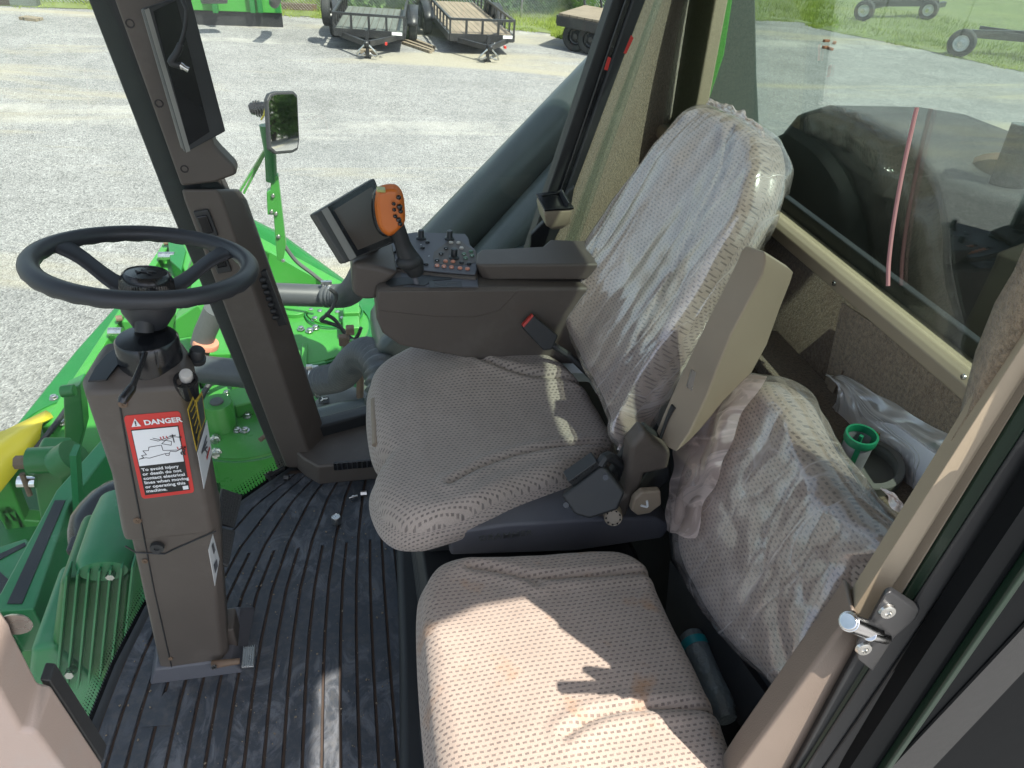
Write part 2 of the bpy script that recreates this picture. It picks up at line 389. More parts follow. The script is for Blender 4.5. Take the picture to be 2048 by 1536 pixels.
def resample(pts, n):
    q = pts+[pts[0]]; L = [0]
    for a, b in zip(q, q[1:]): L.append(L[-1]+(b-a).length)
    out = []; j = 0
    for i in range(n):
        t = L[-1]*i/n
        while L[j+1] < t: j += 1
        out.append(q[j].lerp(q[j+1], (t-L[j])/max(1e-9, L[j+1]-L[j])))
    return out
def cushion(name, pix, org, eu, ev, H, r, mat, parent, plane=None, top=None, seams=(), bulge=.012, N=200, MR=64, wr=.0, grow=0., jag=0., centre=None, pts3=None, sw=.006, sd=.008, nz=0., sides=True, cut=None):
    org = V(org); eu = V(eu).normalized(); ev = V(ev).normalized(); en = eu.cross(ev).normalized()
    if en.z < 0 and abs(en.z) > .01: en = -en
    W = [PP(x, y, org, en) for x, y in pix] if pts3 is None else [V(p) for p in pts3]
    L2 = [V(((p-org).dot(eu), (p-org).dot(ev))) for p in W]
    L2 = resample(spl(L2, 12, closed=True)[0], N)
    a = np.array([(p.x, p.y) for p in L2]); c = a.mean(0) if centre is None else np.array([(PP(*centre, org, en)-org).dot(eu), (PP(*centre, org, en)-org).dot(ev)])
    if grow: d = a-c; a = c+d*(1+grow/np.linalg.norm(d, axis=1)[:, None])
    SM = []
    for sp in seams:
        q = [PP(x, y, org, en) for x, y in sp]; q = spl([V(((p-org).dot(eu), (p-org).dot(ev))) for p in q], 8)[0]; SM.append(np.array([(p.x, p.y) for p in q]))
    vs, uv = [], []
    def seamd(p):
        b = np.full(len(p), 9.)
        for q in SM:
            for s0, s1 in zip(q, q[1:]):
                ab = s1-s0; t = np.clip(((p-s0)@ab)/(ab@ab+1e-12), 0, 1); b = np.minimum(b, np.linalg.norm(p-(s0+t[:, None]*ab), axis=1))
        return b
    rr = np.linalg.norm(a-c, axis=1)
    rows = []
    for k in range(MR+1):
        t = max(.015, (k/MR)**.85); p = c+(a-c)*t; d = (1-t)*rr
        h = np.array([top(x, y) for x, y in p]) if top else np.zeros(N)
        q = np.clip(r-d, 0, r); h = h-(r-np.sqrt(np.maximum(r*r-q*q, 0)))
        if SM: sdv = seamd(p); h = h-sd*np.exp(-(sdv/sw)**2)+sd*.6*np.exp(-((sdv-.018)/.012)**2)
        if nz: h = h+np.array([nz*noise.noise(V((x*9, y*9, H*50+3)))+nz*.5*noise.noise(V((x*26, y*26, 5))) for x, y in p])
        rows.append((p, h)); vs += [tuple(org+eu*x+ev*y+en*z) for (x, y), z in zip(p, h)]; uv += [(x, y) for x, y in p]
    h0 = rows[-1][1]; SR = 12; dirs = (a-c)/rr[:, None]
    if sides:
        for j in range(1, SR+1):
            s_ = j/SR; o_ = bulge*math.sin(math.pi*min(1, s_*1.0)) - (.03*max(0, s_-.7)/.3)
            p = a+dirs*o_; z = h0-(H-r)*s_
            if jag: z = z+np.array([jag*s_*noise.noise(V((x*20, y*20, 1))) for x, y in a])
            vs += [tuple(org+eu*x+ev*y+en*q) for (x, y), q in zip(p, z)]
            uv += [(x, y) for x, y in a+dirs*((H-r)*s_+.01)]
    nr = len(vs)//N; fs = []
    for i in range(nr-1):
        for j in range(N):
            f = (i*N+j, i*N+(j+1) % N, (i+1)*N+(j+1) % N, (i+1)*N+j)
            if cut and cut(V(vs[f[0]]), i, j): continue
            fs.append(f)
    fs.append(tuple(range(N)))
    if sides and not cut: fs.append(tuple((nr-1)*N+j for j in range(N)))
    mb = MB(); mb.add(vs, fs)
    return mb.build(name, mat, parent, smooth=60, uv=uv)
def text(s, size, o, dx, dy, mat, parent, name='lettering', depth=.0006, bold=0., spacing=1., align='LEFT', shear=0):
    cu = bpy.data.curves.new(name, 'FONT'); cu.body = s; cu.size = size; cu.offset = bold; cu.space_character = spacing; cu.align_x = align
    cu.extrude = depth/2; cu.resolution_u = 4
    t = bpy.data.objects.new('tmp', cu); COL.objects.link(t)
    dg = bpy.context.evaluated_depsgraph_get(); dg.update(); me = bpy.data.meshes.new_from_object(t.evaluated_get(dg)); bpy.data.objects.remove(t)
    dx = V(dx).normalized(); dy = V(dy); dy = (dy-dx*dy.dot(dx)).normalized(); dn = dx.cross(dy); o = V(o); off = wloc(parent)
    for v in me.vertices: v.co = o+dx*(v.co.x+shear*v.co.y)+dy*v.co.y+dn*v.co.z-off
    me.materials.clear(); me.materials.append(M[mat]); ob = bpy.data.objects.new(name, me); COL.objects.link(ob); ob.parent = parent
    return ob
# ================================================================== THE SETTING: yard and verge
mb = MB(); mb.quad((-150, -60, GZ), (150, -60, GZ), (150, 200, GZ), (-150, 200, GZ))
tag(mb.build('ground', 'gravel'), kind='structure')
edge = [G(-500, -20), G(0, 12), G(300, 22), G(600, 33), G(660, 37), G(830, 46), G(960, 55), G(1090, 66), G(1130, 78), G(1250, 70), G(1380, 62), G(1500, 42), G(1600, 45), G(1640, 58), G(1800, 90), G(1900, 112), G(2048, 145), G(2300, 200), G(2700, 300)]
far = [p+V((p-CAM).to_2d().normalized().to_3d())*60 for p in edge]
es, _ = spl(edge, 6); fs_, _ = spl(far, 6)
vz = V((0, 0, .012)); mb = MB()
mb.grid([[a.lerp(b, t)+vz for a, b in zip(es, fs_)] for t in (0, .05, .2, 1)])
tag(mb.build('grass_verge', 'soil'), kind='structure')
mb = MB(); rnd = random.Random(3)
for i in range(52000):
    t = rnd.random()*(len(es)-1); k = int(t); a = es[k].lerp(es[k+1], t-k); b = fs_[k].lerp(fs_[k+1], t-k); f = rnd.random()**2*.16
    p = a.lerp(b, f) + V((rnd.gauss(0, .12), rnd.gauss(0, .12), 0))
    if f < .012 and noise.noise(p*1.3) < 0: continue
    h = (.05+.16*rnd.random()*min(1, .25+f*26))*(1+.9*noise.noise(p*.9)); an = rnd.random()*6.28; q = V((math.cos(an), math.sin(an), 0))*.012; ln = V((rnd.gauss(0, .05), rnd.gauss(0, .05), 0))
    mb.add([p-q, p+q, p+ln*.5+V((0, 0, h*.6)), p+ln+V((0, 0, h))], [(0, 1, 2), (0, 2, 3)])
tag(mb.build('grass', 'grass', smooth=0, fix=False), kind='stuff')

# shrubs behind the fence
def leafball(n, rx, rz, sz, seed, zc):
    r = random.Random(seed); mb = MB()
    cl = [(V((r.gauss(0, rx*.42), r.gauss(0, rx*.42), zc+r.uniform(-.5, .5)*rz*1.7)), r.uniform(.3, .7)) for _ in range(26)]
    for i in range(n):
        c, q = r.choice(cl); d = V((r.gauss(0, 1), r.gauss(0, 1), r.gauss(0, 1))).normalized()*q*r.random()**.4
        p = c+d; s = sz*r.uniform(.6, 1.4); a = V((r.gauss(0, 1), r.gauss(0, 1), r.gauss(0, .6))).normalized(); b = a.orthogonal().normalized()
        if p.z < .02: p.z = .02+r.random()*.2
        mb.add([p-a*s, p+b*s*.5, p+a*s, p-b*s*.5], [(0, 1, 2, 3)])
    return mb
def shrub(name, lab, seed, mat, n, rx, rz, sz, zc):
    t = thing(name, (0, 0, 0), lab, 'shrub', 'shrubs behind the fence')
    leafball(n, rx, rz, sz, seed, zc).build('foliage', mat, t, smooth=0, fix=False)
    r = random.Random(seed); mb = MB()
    for i in range(5):
        a = i*1.3; mb.tube([(0, 0, 0), (.2*math.cos(a), .2*math.sin(a), .7), (.6*math.cos(a), .6*math.sin(a), zc+.4)], [.05, .035, .012], 6)
    mb.build('trunk', 'leaf_soil', t); return t
sh = [shrub('shrub', '', 11, 'leaf', 9000, 1.5, 1.2, .06, 1.2), shrub('shrub', '', 12, 'leaf2', 9000, 1.7, 1.5, .055, 1.5), shrub('shrub', '', 13, 'leaf', 8000, 1.3, 1.0, .075, .9)]
SL = ['bushy bright green shrub behind the chain link fence at the far left of the yard', 'dark green shrub behind the fence left of the black tilt trailer', 'light green shrub behind the fence right above the black tilt trailer', 'shrub behind the fence between the two utility trailers', 'dark shrub behind the fence just left of the wooden trailer rail', 'bright shrub with reaching shoots behind the wooden utility trailer', 'dark green shrub behind the right rail of the wooden utility trailer', 'leafy shrub behind the fence between wooden trailer and flatbed', 'shrub behind the folded ramps of the flatbed trailer', 'last shrub behind the flatbed, nearest the black window post']
fx0, fx1 = G(0, -8), G(1300, 36)
fdir = (fx1-fx0); fdir.z = 0; fdir.normalize(); fper = V((-fdir.y, fdir.x, 0))
fb = G(850, 30); fb.z = GZ
for i in range(22):
    o = sh[i % 3]
    if i >= 3:
        s = o; o = s.copy(); COL.objects.link(o)
        for c in s.children: d = c.copy(); COL.objects.link(d); d.parent = o
    o.location = fb+fdir*((i-9)*1.75)+fper*(1.5+.5*(i % 2)+(1.8 if i % 3 == 1 else 0)); o.rotation_euler = (0, 0, i*1.9); o.scale = (1, 1, .9+.25*((i*7) % 3)/2)
    if i >= 16: o.location = fb+fdir*((i-9)*3.5-8)+fper*34; o.scale = (2.6, 2.6, 2.2)
    o['label'] = SL[i-3] if 3 <= i < 13 else ('shrub far along the fence, out past the right window' if i >= 13 else 'shrub far along the fence past the green implement')
# chain link fence
t = thing('chain_link_fence', fb, 'galvanised chain link fence along the grass verge at the back of the yard', 'fence')
mb = MB(); L0, L1, HF = -34, 11.5, 1.9; st = .085; k = L0
while k < L1:
    for sg in (1, -1):
        a = fb+fdir*(k if sg > 0 else k+HF)+V((0, 0, .03)); b = fb+fdir*(k+HF if sg > 0 else k)+V((0, 0, .03+HF))
        q = fper*.0022; u = V((0, 0, .0022))+fdir*0.0015
        mb.add([a-q-u, a+q-u, a+u*2, b-q-u, b+q-u, b+u*2], [(0, 1, 4, 3), (1, 2, 5, 4), (2, 0, 3, 5)])
    k += st
mb.build('wire_mesh', 'steel', t, smooth=0, fix=False)
for x in range(-30, 10, 3):
    MB().cyl(fb+fdir*x, fb+fdir*x+V((0, 0, HF+.1)), .032, n=10).build('post', 'steel', t)
MB().cyl(fb+fdir*L0+V((0, 0, HF+.05)), fb+fdir*L1+V((0, 0, HF+.05)), .022, n=8).build('top_rail', 'steel', t)

# ================================================================== trailers in the yard
def wheel(parent, c, ax, R, wd, rimmat='black_paint', nm='wheel'):
    c = V(c); ax = V(ax).normalized()
    mb = MB(); mb.lathe(c-ax*wd/2, ax, [(R*.58, 0), (R*.9, -.0), (R*.985, wd*.12), (R, wd*.35), (R, wd*.65), (R*.985, wd*.88), (R*.9, wd), (R*.58, wd)], 30, cap=False)
    w_ = mb.build(nm, 'tyre', parent)
    mb = MB()
    for s in (-1, 1):
        o = c+ax*s*wd*.30; mb.lathe(o, ax*s, [(R*.6, .02), (R*.55, .03), (R*.5, -.03), (R*.42, -.04), (R*.2, .0), (R*.18, .04), (.001, .045)], 24, cap=False)
    mb.build('rim', rimmat, w_); return w_
def place(t, o, fwd):
    fwd = V(fwd); fwd.z = 0; t.location = o; t.rotation_euler = (0, 0, math.atan2(fwd.y, fwd.x)); return t
def utility_trailer(lab, Wd, Ln, deckmat, rail=True, plank_end=None, spare=False, mesh_rails=False):
    t = thing('utility_trailer', (0, 0, 0), lab, 'trailer'); zd = .45
    MB().box((-Ln/2, 0, zd), (Ln, Wd-.08, .05)).build('deck', deckmat, t)
    mb = MB()
    for s in (-1, 1): mb.box((-Ln/2, s*(Wd/2), zd-.06), (Ln, .07, .14))
    mb.box((0, 0, zd-.06), (.07, Wd, .16)); mb.box((-Ln, 0, zd-.06), (.07, Wd, .14))
    for s in (-1, 1): mb.bar((-.1, s*Wd*.42, zd-.12), (.76, s*.05, zd-.12), .07, .11)
    mb.box((.80, 0, zd-.11), (.22, .10, .09)); mb.ball((.92, 0, zd-.09), (.07, .06, .06), 8)
    mb.build('frame', 'black_paint', t)
    mb = MB(); zr = zd+.33
    for s in (-1, 1):
        mb.bar((0, s*Wd/2, zr), (-Ln, s*Wd/2, zr), .055, .05); n = int(Ln/.42)
        for i in range(n+1):
            x = -Ln*i/n; mb.box((x, s*Wd/2, (zd+zr)/2), (.045, .04, zr-zd))
    mb.bar((0, -Wd/2, zr), (0, Wd/2, zr), .055, .05)
    for i in range(1, 4): mb.box((.0, -Wd/2+Wd*i/4, (zd+zr)/2), (.05, .05, zr-zd))
    mb.build('rail', 'black_paint', t)
    for xw in (-Ln*.52, -Ln*.52-.85):
        for s in (-1, 1): wheel(t, (xw, s*(Wd/2+.17), .32), (0, 1, 0), .32, .2)
    for s in (-1, 1):
        mb = MB(); pr = []
        for a in range(0, 181, 15):
            an = math.radians(a); cx = -Ln*.52-.42+math.cos(an)*.80; pr.append((cx, .40+math.sin(an)*.34))
        mb.grid([[V((x, s*(Wd/2+.04), z)) for x, z in pr], [V((x, s*(Wd/2+.30), z)) for x, z in pr]])
        mb.build('fender', 'black_paint', t, solid=.012)
    mb = MB(); mb.box((.66, 0, .29), (.07, .07, .56)); mb.box((.66, 0, .02), (.15, .15, .02)); mb.bar((.66, 0, .57), (.66, .2, .61), .02, .02); mb.build('jack', 'black_paint', t)
    for s in (-1, 1):
        mb = MB(); cp3 = []
        for i in range(9):
            a = i/8; p = V((.84-.1*a, s*(.05+.18*math.sin(a*3.14)), zd-.14-.24*math.sin(a*2.2))); cp3.append(p)
        mb.tube(cp3, [.016 if i % 2 else .026 for i in range(9)], 6); mb.build('safety_chain', 'steel', t)
    mb = MB(); mb.box((.041, Wd*.40, zd-.02), (.004, Wd*.15, .07)); mb.build('plate', 'white', t)
    mb = MB(); mb.box((.62, .42, zd-.13), (.10, .05, .05)); mb.build('reflector', 'red', t)
    if spare:
        wheel(t, (-.55, -(Wd/2+.20), zd+.28), (0, 1, 0), .33, .19, nm='spare_wheel')
    return t
a, b = P(668, 60, 2, GZ+.42), P(808, 69, 2, GZ+.42); W1 = (b-a).length; a.z = b.z = GZ
t1 = utility_trailer('black utility trailer with a grey green deck and upright spare wheel, left of the two', W1, 3.0, 'wood_grey', spare=True)
lat = (b-a).normalized(); place(t1, (a+b)/2, V((lat.y, -lat.x, 0)))
a, b = P(897, 68, 2, GZ+.42), P(1031, 78, 2, GZ+.42); ff = P(1032, 78, 2, GZ+.42)-P(960, 44, 2, GZ+.42)
lat = (b-a).normalized(); fw = V((lat.y, -lat.x, 0)); fw = (fw*.5+ff.normalized()*.5)
t2 = utility_trailer('black utility trailer with brown wooden deck and open side rails beside the lumber', (b-a).length*.97, 4.6, 'wood')
o = (a+b)/2; o.z = GZ; place(t2, o, fw)
# flatbed at right
t = thing('flatbed_trailer', G(1160, 80), 'long flatbed trailer with a bleached wooden deck, beside the black window post', 'trailer')
zf = GZ+.85
A = [P(1118, 26, 2, zf), P(1300, 60, 2, zf), P(1330, 36, 2, zf), P(1170, 10, 2, zf)]
MB().prism([p+V((0, 0, -.05)) for p in A], (0, 0, .05)).build('deck', 'wood', t)
mb = MB(); mb.bar(A[0]-V((0, 0, .17)), A[1]-V((0, 0, .17)), .14, .22); mb.bar(A[3]-V((0, 0, .17)), A[2]-V((0, 0, .17)), .14, .22)
mb.bar(A[0]-V((0, 0, .15)), A[3]-V((0, 0, .15)), .12, .2)

mb.build('frame', 'black_paint', t)
for f in (.22, .42): wheel(t, A[0].lerp(A[1], f).lerp(A[3], .12)*1+V((0, 0, -zf+GZ+.36)), (A[3]-A[0]), .36, .22)
mb = MB()
for f in (.0, .3, .55):
    p = A[3].lerp(A[2], f)+V((0, 0, .0)); q = p+(A[2]-A[3]).normalized()*.5; h = V((.0, .1, .42))
    mb.bar(p, p+h-V((.1, 0, 0)), .05, .05); mb.bar(q, q+h-V((.1, 0, 0)), .05, .05); mb.bar(p+h-V((.1, 0, 0)), q+h-V((.1, 0, 0)), .05, .05)
mb.build('ramp', 'black_paint', t)
# running gears seen through the rear window
def gear(lab, pts, R):
    c = G(*pts[0]); t = thing('wagon_gear', c, lab, 'trailer', 'bare wagon gears on the verge')
    cs = [G(*p)+V((0, 0, R)) for p in pts]; ax = V((-.80, -.6, 0))
    for c_ in cs: wheel(t, c_, ax, R, R*.62, 'white')
    mb = MB(); bk = V((.6, .75, 0)).normalized()
    for c_ in cs: mb.bar(c_+V((0, 0, .1)), c_-ax*-0+bk*0+ -ax*2.2+V((0, 0, .1)), .16, .18)
    mb.bar(cs[0]-ax*.9+V((0, 0, .2)), cs[-1]-ax*.9+V((0, 0, .2)), .16, .22)
    mb.build('frame', 'black_paint', t)
    mb = MB(); mb.bar(cs[0]-ax*.3+V((0, 0, .3)), cs[-1]-ax*1.8+V((0, 0, .35)), .08, .1); mb.bar(cs[0]-ax*1.8+V((0, 0, .3)), cs[-1]-ax*.3+V((0, 0, .35)), .08, .1); mb.build('brace', 'black_paint', t)
    mb = MB()
    for c_ in cs: mb.cyl(c_+ax*.2, c_+ax*.28, .07)
    mb.build('hub', 'chrome', t); return t
gear('black wagon gear with a white rimmed tyre, farther one through the rear window', [(1722, 42), (1850, 40)], .36)
gear('black wagon gear with a white rimmed tyre, nearer one through the rear window', [(1912, 114), (2075, 128)], .40)
# small things lying in the yard
def plank(name, lab, cat, a, b, w_, h, mat, n=1, grp=None):
    mb = MB(); a, b = G(*a), G(*b); s = V((0, 0, 1)).cross(b-a).normalized()
    for i in range(n): mb.bar(a+s*i*w_*1.25+V((0, 0, h/2+.004)), b+s*i*w_*1.15+V((0, 0, h/2+.004)), w_, h)
    return tag(mb.build(name, mat, None), lab, cat, grp)
for i, (q0, q1) in enumerate((((812, 84), (866, 104)), ((822, 80), (868, 98)), ((806, 88), (862, 107)))):
    plank('lumber', ['middle board of the three beside the wooden trailer', 'board lying closest to the wooden trailer wheel', 'board lying nearest the camera of three beside the wooden trailer'][i], 'board', q0, q1, .09, .06, 'wood', 1, 'boards beside the trailer')
plank('wood_block', 'small tan wood block under the jack of the left utility trailer', 'block', (722, 108), (752, 110), .2, .10, 'wood')
plank('timber', 'grey timber lying on the verge at the far top left', 'timber', (-20, 8), (78, 12), .35, .16, 'wood_grey')
plank('timber', 'tan wood scrap alone on the gravel at top left', 'scrap', (46, 38), (80, 42), .25, .06, 'wood')
plank('timber', 'reddish beam lying in the grass behind the green implement', 'timber', (560, 18), (634, 22), .2, .16, 'rust')
for i, (q, a_) in enumerate((((1652, 84), .2), ((1668, 88), .9), ((1650, 97), .4), ((1660, 100), 1.5))):
    mb = MB(); c = G(*q); mb.box(c+V((0, 0, .04)), (.22, .1, .07), Matrix.Rotation(a_, 3, 'Z')); tag(mb.build('brick', 'brick', bevel=.012), ['broken brick farthest left', 'longest red brick', 'brick lying lowest', 'small brick at the lower right'][i]+' in the litter on the gravel behind the rear window', 'brick', 'broken bricks on the gravel')
mb = MB(); rnd = random.Random(5); c = G(799, 76)
for i in range(160):
    p = c+V((rnd.gauss(0, .16), rnd.gauss(0, .12), 0)); h = rnd.uniform(.12, .45); an = rnd.random()*6.3; q = V((math.cos(an), math.sin(an), 0))
    mb.add([p-q*.02, p+q*.02, p+q*.15*rnd.random()+V((0, 0, h))], [(0, 1, 2)])
tag(mb.build('weed', 'leaf', smooth=0, fix=False), 'weed clump growing beside the left utility trailer wheel', 'weed')

# ================================================================== green implement parked at the top left
c = G(470, 42); t = thing('mower_conditioner', c, 'green header implement on a stand parked at the back of the yard, top left', 'implement')
z1 = GZ
def Gz(x, y, z): return P(x, y, 2, GZ+z)
q0, q1 = Gz(250, -2, .50), Gz(562, 10, .50)
mb = MB(); mb.bar(q0, q1, .30, .34); mb.build('beam', 'green', t, bevel=.02)
d = (q1-q0).normalized(); up = V((0, 0, 1)); nrm = d.cross(up)
mb = MB(); mb.bar(q0-up*.32+nrm*.0, q1-up*.32, .16, .36); mb.build('rubber_skirt', 'black_rubber', t)
mb = MB(); mb.bar(q0+up*.27-nrm*.5, q1+up*.27-nrm*.5, .7, .12); mb.bar(q0+up*.6-nrm*.9, q1+up*.6-nrm*.9, .12, .25); mb.build('cover', 'green', t)
mb = MB()
for x in (430, 505, 520, 555):
    p = Gz(x, 10, .5); mb.box(p+up*.3-nrm*.3, (.12, .9, .9), Matrix.Rotation(math.atan2(d.y, d.x), 3, 'Z'))
mb.build('side_plate', 'green_dark', t)
mb = MB(); p = Gz(528, 40, 0); mb.bar(p+nrm*.25, p+nrm*.25+up*1.3, .16, .12); mb.box(p+nrm*.25+up*.02, (.3, .3, .04)); mb.build('stand', 'green', t)
mb = MB(); mb.cyl(Gz(400, -14, .9), Gz(450, -14, .9), .22); mb.tube([Gz(540, -12, 1.1), Gz(552, -4, .9), Gz(548, 6, .7)], .12, 12, smooth=5); mb.build('hose', 'tube_grey', t)

# ================================================================== THE CAB
CX = V((0.2, 1.2, 0))
cab = thing('harvester_cab', (0.2, 1.2, 0), 'harvester cab shell with tan carpet trim, big tinted windows and black window posts', 'vehicle cab')
def xf(y):   # front edge of the floor along the curved windscreen
    pts = [(1.75, -.10), (1.62, -.235), (1.5, -.36), (1.35, -.46), (1.2, -.525), (1.05, -.56), (.91, -.578), (.7, -.59), (.3, -.60)]
    for (a, xa), (b, xb) in zip(pts, pts[1:]):
        if a >= y >= b: return xa+(xb-xa)*(a-y)/(a-b)
    return pts[0][1] if y > 1.75 else pts[-1][1]
Ys = [.40+i*(1.70-.40)/40 for i in range(41)]
mb = MB(); mb.prism([V((xf(y)-.02, y, -.006)) for y in Ys]+[V((1.05, 1.95, -.006)), V((1.05, .40, -.006))], (0, 0, -.05)); mb.build('floor_pan', 'plastic_dark', cab)
# ribbed mat
mt = thing('floor_mat', (-.2, 1.0, 0), 'black ribbed rubber floor mat with dusty scuffs between steering column and seats', 'floor mat')
XR = .07
MB().prism([V((xf(y)+.012, y, -.002)) for y in Ys if y < 1.64]+[V((XR, 1.62, -.002)), V((XR, .40, -.002))], (0, 0, -.003)).build('groove_base', 'mat_dirt', mt)
mb = MB(); NS = 17
def gx(s, y): e = xf(y)+.012; return e+(XR-e)*s
for i in range(NS):
    ystop = 1.615
    for (ya, yb, mrg) in ((.40, 1.33, 0), (1.33, ystop, 1)):
        if mrg and i % 2: continue
        i1 = i+2 if mrg else i+1
        if i1 > NS: i1 = NS
        ys = [ya+(yb-ya)*k/14 for k in range(15)]
        gpw = .0028 if not mrg else .003
        L_ = [V((gx(i/NS, y)+gpw, y, -.0015)) for y in ys]; R_ = [V((gx(i1/NS, y)-gpw, y, -.0015)) for y in ys]; h = V((0, 0, .005))
        if L_[-1].x > R_[-1].x: continue
        vs = L_+R_+[p+h+V((.0012, 0, 0)) for p in L_]+[p+h-V((.0012, 0, 0)) for p in R_]; n = 15
        f = []
        for k in range(14): f += [(2*n+k, 2*n+k+1, 3*n+k+1, 3*n+k), (k, k+1, 2*n+k+1, 2*n+k), (n+k, 3*n+k, 3*n+k+1, n+k+1)]
        f += [(0, 2*n, 3*n, n), (n-1, 2*n-1, 4*n-1, 3*n-1)]
        mb.add(vs, f)
mb.build('ribs', 'mat', mt, smooth=0)
# smooth patch + embossed box of the mat near the column
MB().prism([P(x, y, 2, .0045) for x, y in ((276, 1455), (330, 1385), (360, 1378), (345, 1450))], (0, 0, .0012)).build('mat_patch', 'mat', mt)
# windscreen
bot = [V((xf(y)-.012, y, -.03)) for y in Ys]; rk = -.190
mb = MB(); mb.grid([[p+V((rk*z, 0, z)) for p in bot] for z in (0, .3, .6, .9, 1.2, 1.5, 1.9)])
mb.grid([[p+V((rk*z-.006, 0, z)) for p in bot] for z in (0, .3, .6, .9, 1.2, 1.5, 1.9)])
mb.build('windscreen', 'glass', cab, smooth=60, fix=False)
mb = MB(); rn = [V((xf(.4+i*1.3/400)-.006, .4+i*1.3/400, 0)) for i in range(401)]
for k in range(0, 400):
    a, b = rn[k], rn[min(400, k+1)]; sl_ = V((rk*.01, 0, .01))
    mb.add([a, b, b+sl_*1.2, a+sl_*1.2], [(0, 1, 2, 3)])
    if k % 2 == 0: mb.add([a+sl_*1.2, b+sl_*1.2, (a+b)/2+sl_*2.6], [(0, 1, 2)])
    if k % 2 == 0:
        for r_, s_ in ((3.2, .42), (4.1, .3), (4.9, .2)):
            cc = (a+b)/2+sl_*r_; dd = (b-a)*s_*1.3; uu = sl_*s_; mb.add([cc-dd, cc-uu, cc+dd, cc+uu], [(0, 1, 2, 3)])
mb.build('dotted_border', 'black_gloss', cab, smooth=0)
# right front pillar
def strip(rows, ya, yb, depth=.05): return None
pil = MB()
pil.prism([P(98, -200, 1, 1.685), P(331, 400, 1, 1.685), P(560, 950, 1, 1.685), P(625, 950, 1, 1.685), P(460, 400, 1, 1.685), P(200, -200, 1, 1.685)], (.0, .045, 0))
fp = pil.build('front_pillar', 'black_rubber', cab, bevel=.006)
mb = MB(); mb.prism([P(*q, 1, 1.63) for q in ((130, -250), (228, 0), (362, 374), (430, 366), (474, 350), (470, 334), (440, 304), (428, 290), (300, -250))], (0, .05, 0))
mb.build('upper_trim', 'plastic_brown', fp, bevel=.008, seg=3)
rings = []
for y, l, g, r in ((378, 363, 432, 478), (400, 369, 444, 494), (640, 460, 528, 578), (880, 550, 609, 655), (935, 573, 628, 672)):
    rings.append([P(l, y, 1, 1.69), P(l, y, 1, 1.635), P(g, y, 1, 1.625), P(r, y, 1, 1.70), P(r, y, 1, 1.73)])
mb = MB(); mb.loft(rings); mb.build('lower_trim', 'plastic_brown', fp, bevel=.007, seg=3)
mb = MB()
for q in ((260, 47), (318, 207), (369, 338)):
    c = P(*q, 1, 1.6295); mb.lathe(c, (0, -1, 0), [(.0085, -.004), (.0085, .0008), (.006, .0008), (.0055, -.001), (.001, -.001)], 18)
mb.build('screw_hole', 'black_gloss', fp)
def rocker(q, s):
    c = P(*q, 1, 1.627); mt_ = Matrix.Rotation(-.18, 3, 'Y')
    mb = MB(); mb.box(c, (.034, .008, .066), mt_); o = mb.build('switch', 'plastic_dark', fp, bevel=.003)
rocker((412, 447), 1); rocker((440, 520), 1)
for q in ((410, 449), (438, 518)):
    c = P(*q, 1, 1.6225); mt_ = Matrix.Rotation(-.18, 3, 'Y'); MB().box(c, (.024, .008, .044), mt_).build('rocker', 'black_gloss', fp, bevel=.003)
mb = MB()
for i in range(7):
    c = P(524+i*4.2, 560+i*12.5, 1, 1.655); mb.ball(c, (.012, .006, .0075), 8)
mb.box(P(538, 598, 1, 1.668), (.04, .012, .16), Matrix.Rotation(-.2, 3, 'Y')); mb.build('vent', 'black_rubber', fp)
# ledge at the pillar foot
zl = .075
tp = [V((-.165, 1.60, 0)), V((-.125, 1.56, 0)), V((.62, 1.56, 0)), V((.62, 1.80, 0)), V((-.17, 1.74, 0)), V((-.205, 1.66, 0))]
mb = MB(); mb.loft([[p+V((0, 0, .0)) for p in tp], [p+V((0, 0, zl)) for p in tp]]); lg = mb.build('ledge', 'plastic_brown', cab, bevel=.008, seg=3)
mb = MB(); a = P(678, 932, 1, 1.558); mb.box(a+V((.05, 0, 0)), (.13, .006, .028)); mb.build('vent_recess', 'black_gloss', lg, bevel=.002)
mb = MB()
for i in range(8): mb.box(a+V((-.005+.014*i, -.003, 0)), (.003, .006, .024))
mb.build('vent_slats', 'plastic_dark', lg)
# side window glass and seals
w0, w1 = V((-.16, 1.70, 0)), V((.60, 1.93, 0))
mb = MB(); mb.prism([w0+V((0, 0, .08)), w1+V((0, 0, .08)), w1+V((.42, .12, 1.9)), w0+V((-.36, -.10, 1.9))], (0, .006, 0)); mb.build('side_window', 'glass', cab, smooth=0)
mb = MB(); mb.bar(w0+V((0, -.0, .09)), w1+V((0, 0, .09)), .05, .05); mb.build('window_seal', 'black_rubber', cab, bevel=.008)
# rear black post of the side window, leaning back
bp = []
for (x0, y0, x1, y1, Y, nm) in (): pass
def band(lines, Y, mat, nm, parent, depth=.03, bev=.004, nrm=(0, 1, 0)):
    (a0, a1), (b0, b1) = lines
    mb = MB(); mb.prism([P(*a0, 1, Y), P(*a1, 1, Y), P(*b1, 1, Y), P(*b0, 1, Y)], V(nrm)*depth); return mb.build(nm, mat, parent, bevel=bev)
rp = band((((1293, -200), (1050, 520)), ((1342, -200), (1078, 520))), 1.91, 'black_rubber', 'rear_pillar', cab, .05)
band((((1318, -200), (1074, 520)), ((1352, -200), (1095, 520))), 1.895, 'black_gloss', 'inner_seal', rp, .012)
band((((1335, -200), (1092, 500)), ((1368, -200), (1104, 500))), 1.885, 'black_rubber', 'rubber_lip', rp, .03, .006)
for qq in (((1262, 70), (1267, 76), (1252, 108), (1247, 106)), ((1216, 113), (1222, 116), (1215, 141), (1208, 139))):
    mb = MB(); mb.prism([P(*q, 1, 1.862) for q in qq], (0, -.001, 0)); mb.build('red_tag', 'decal_red', rp)
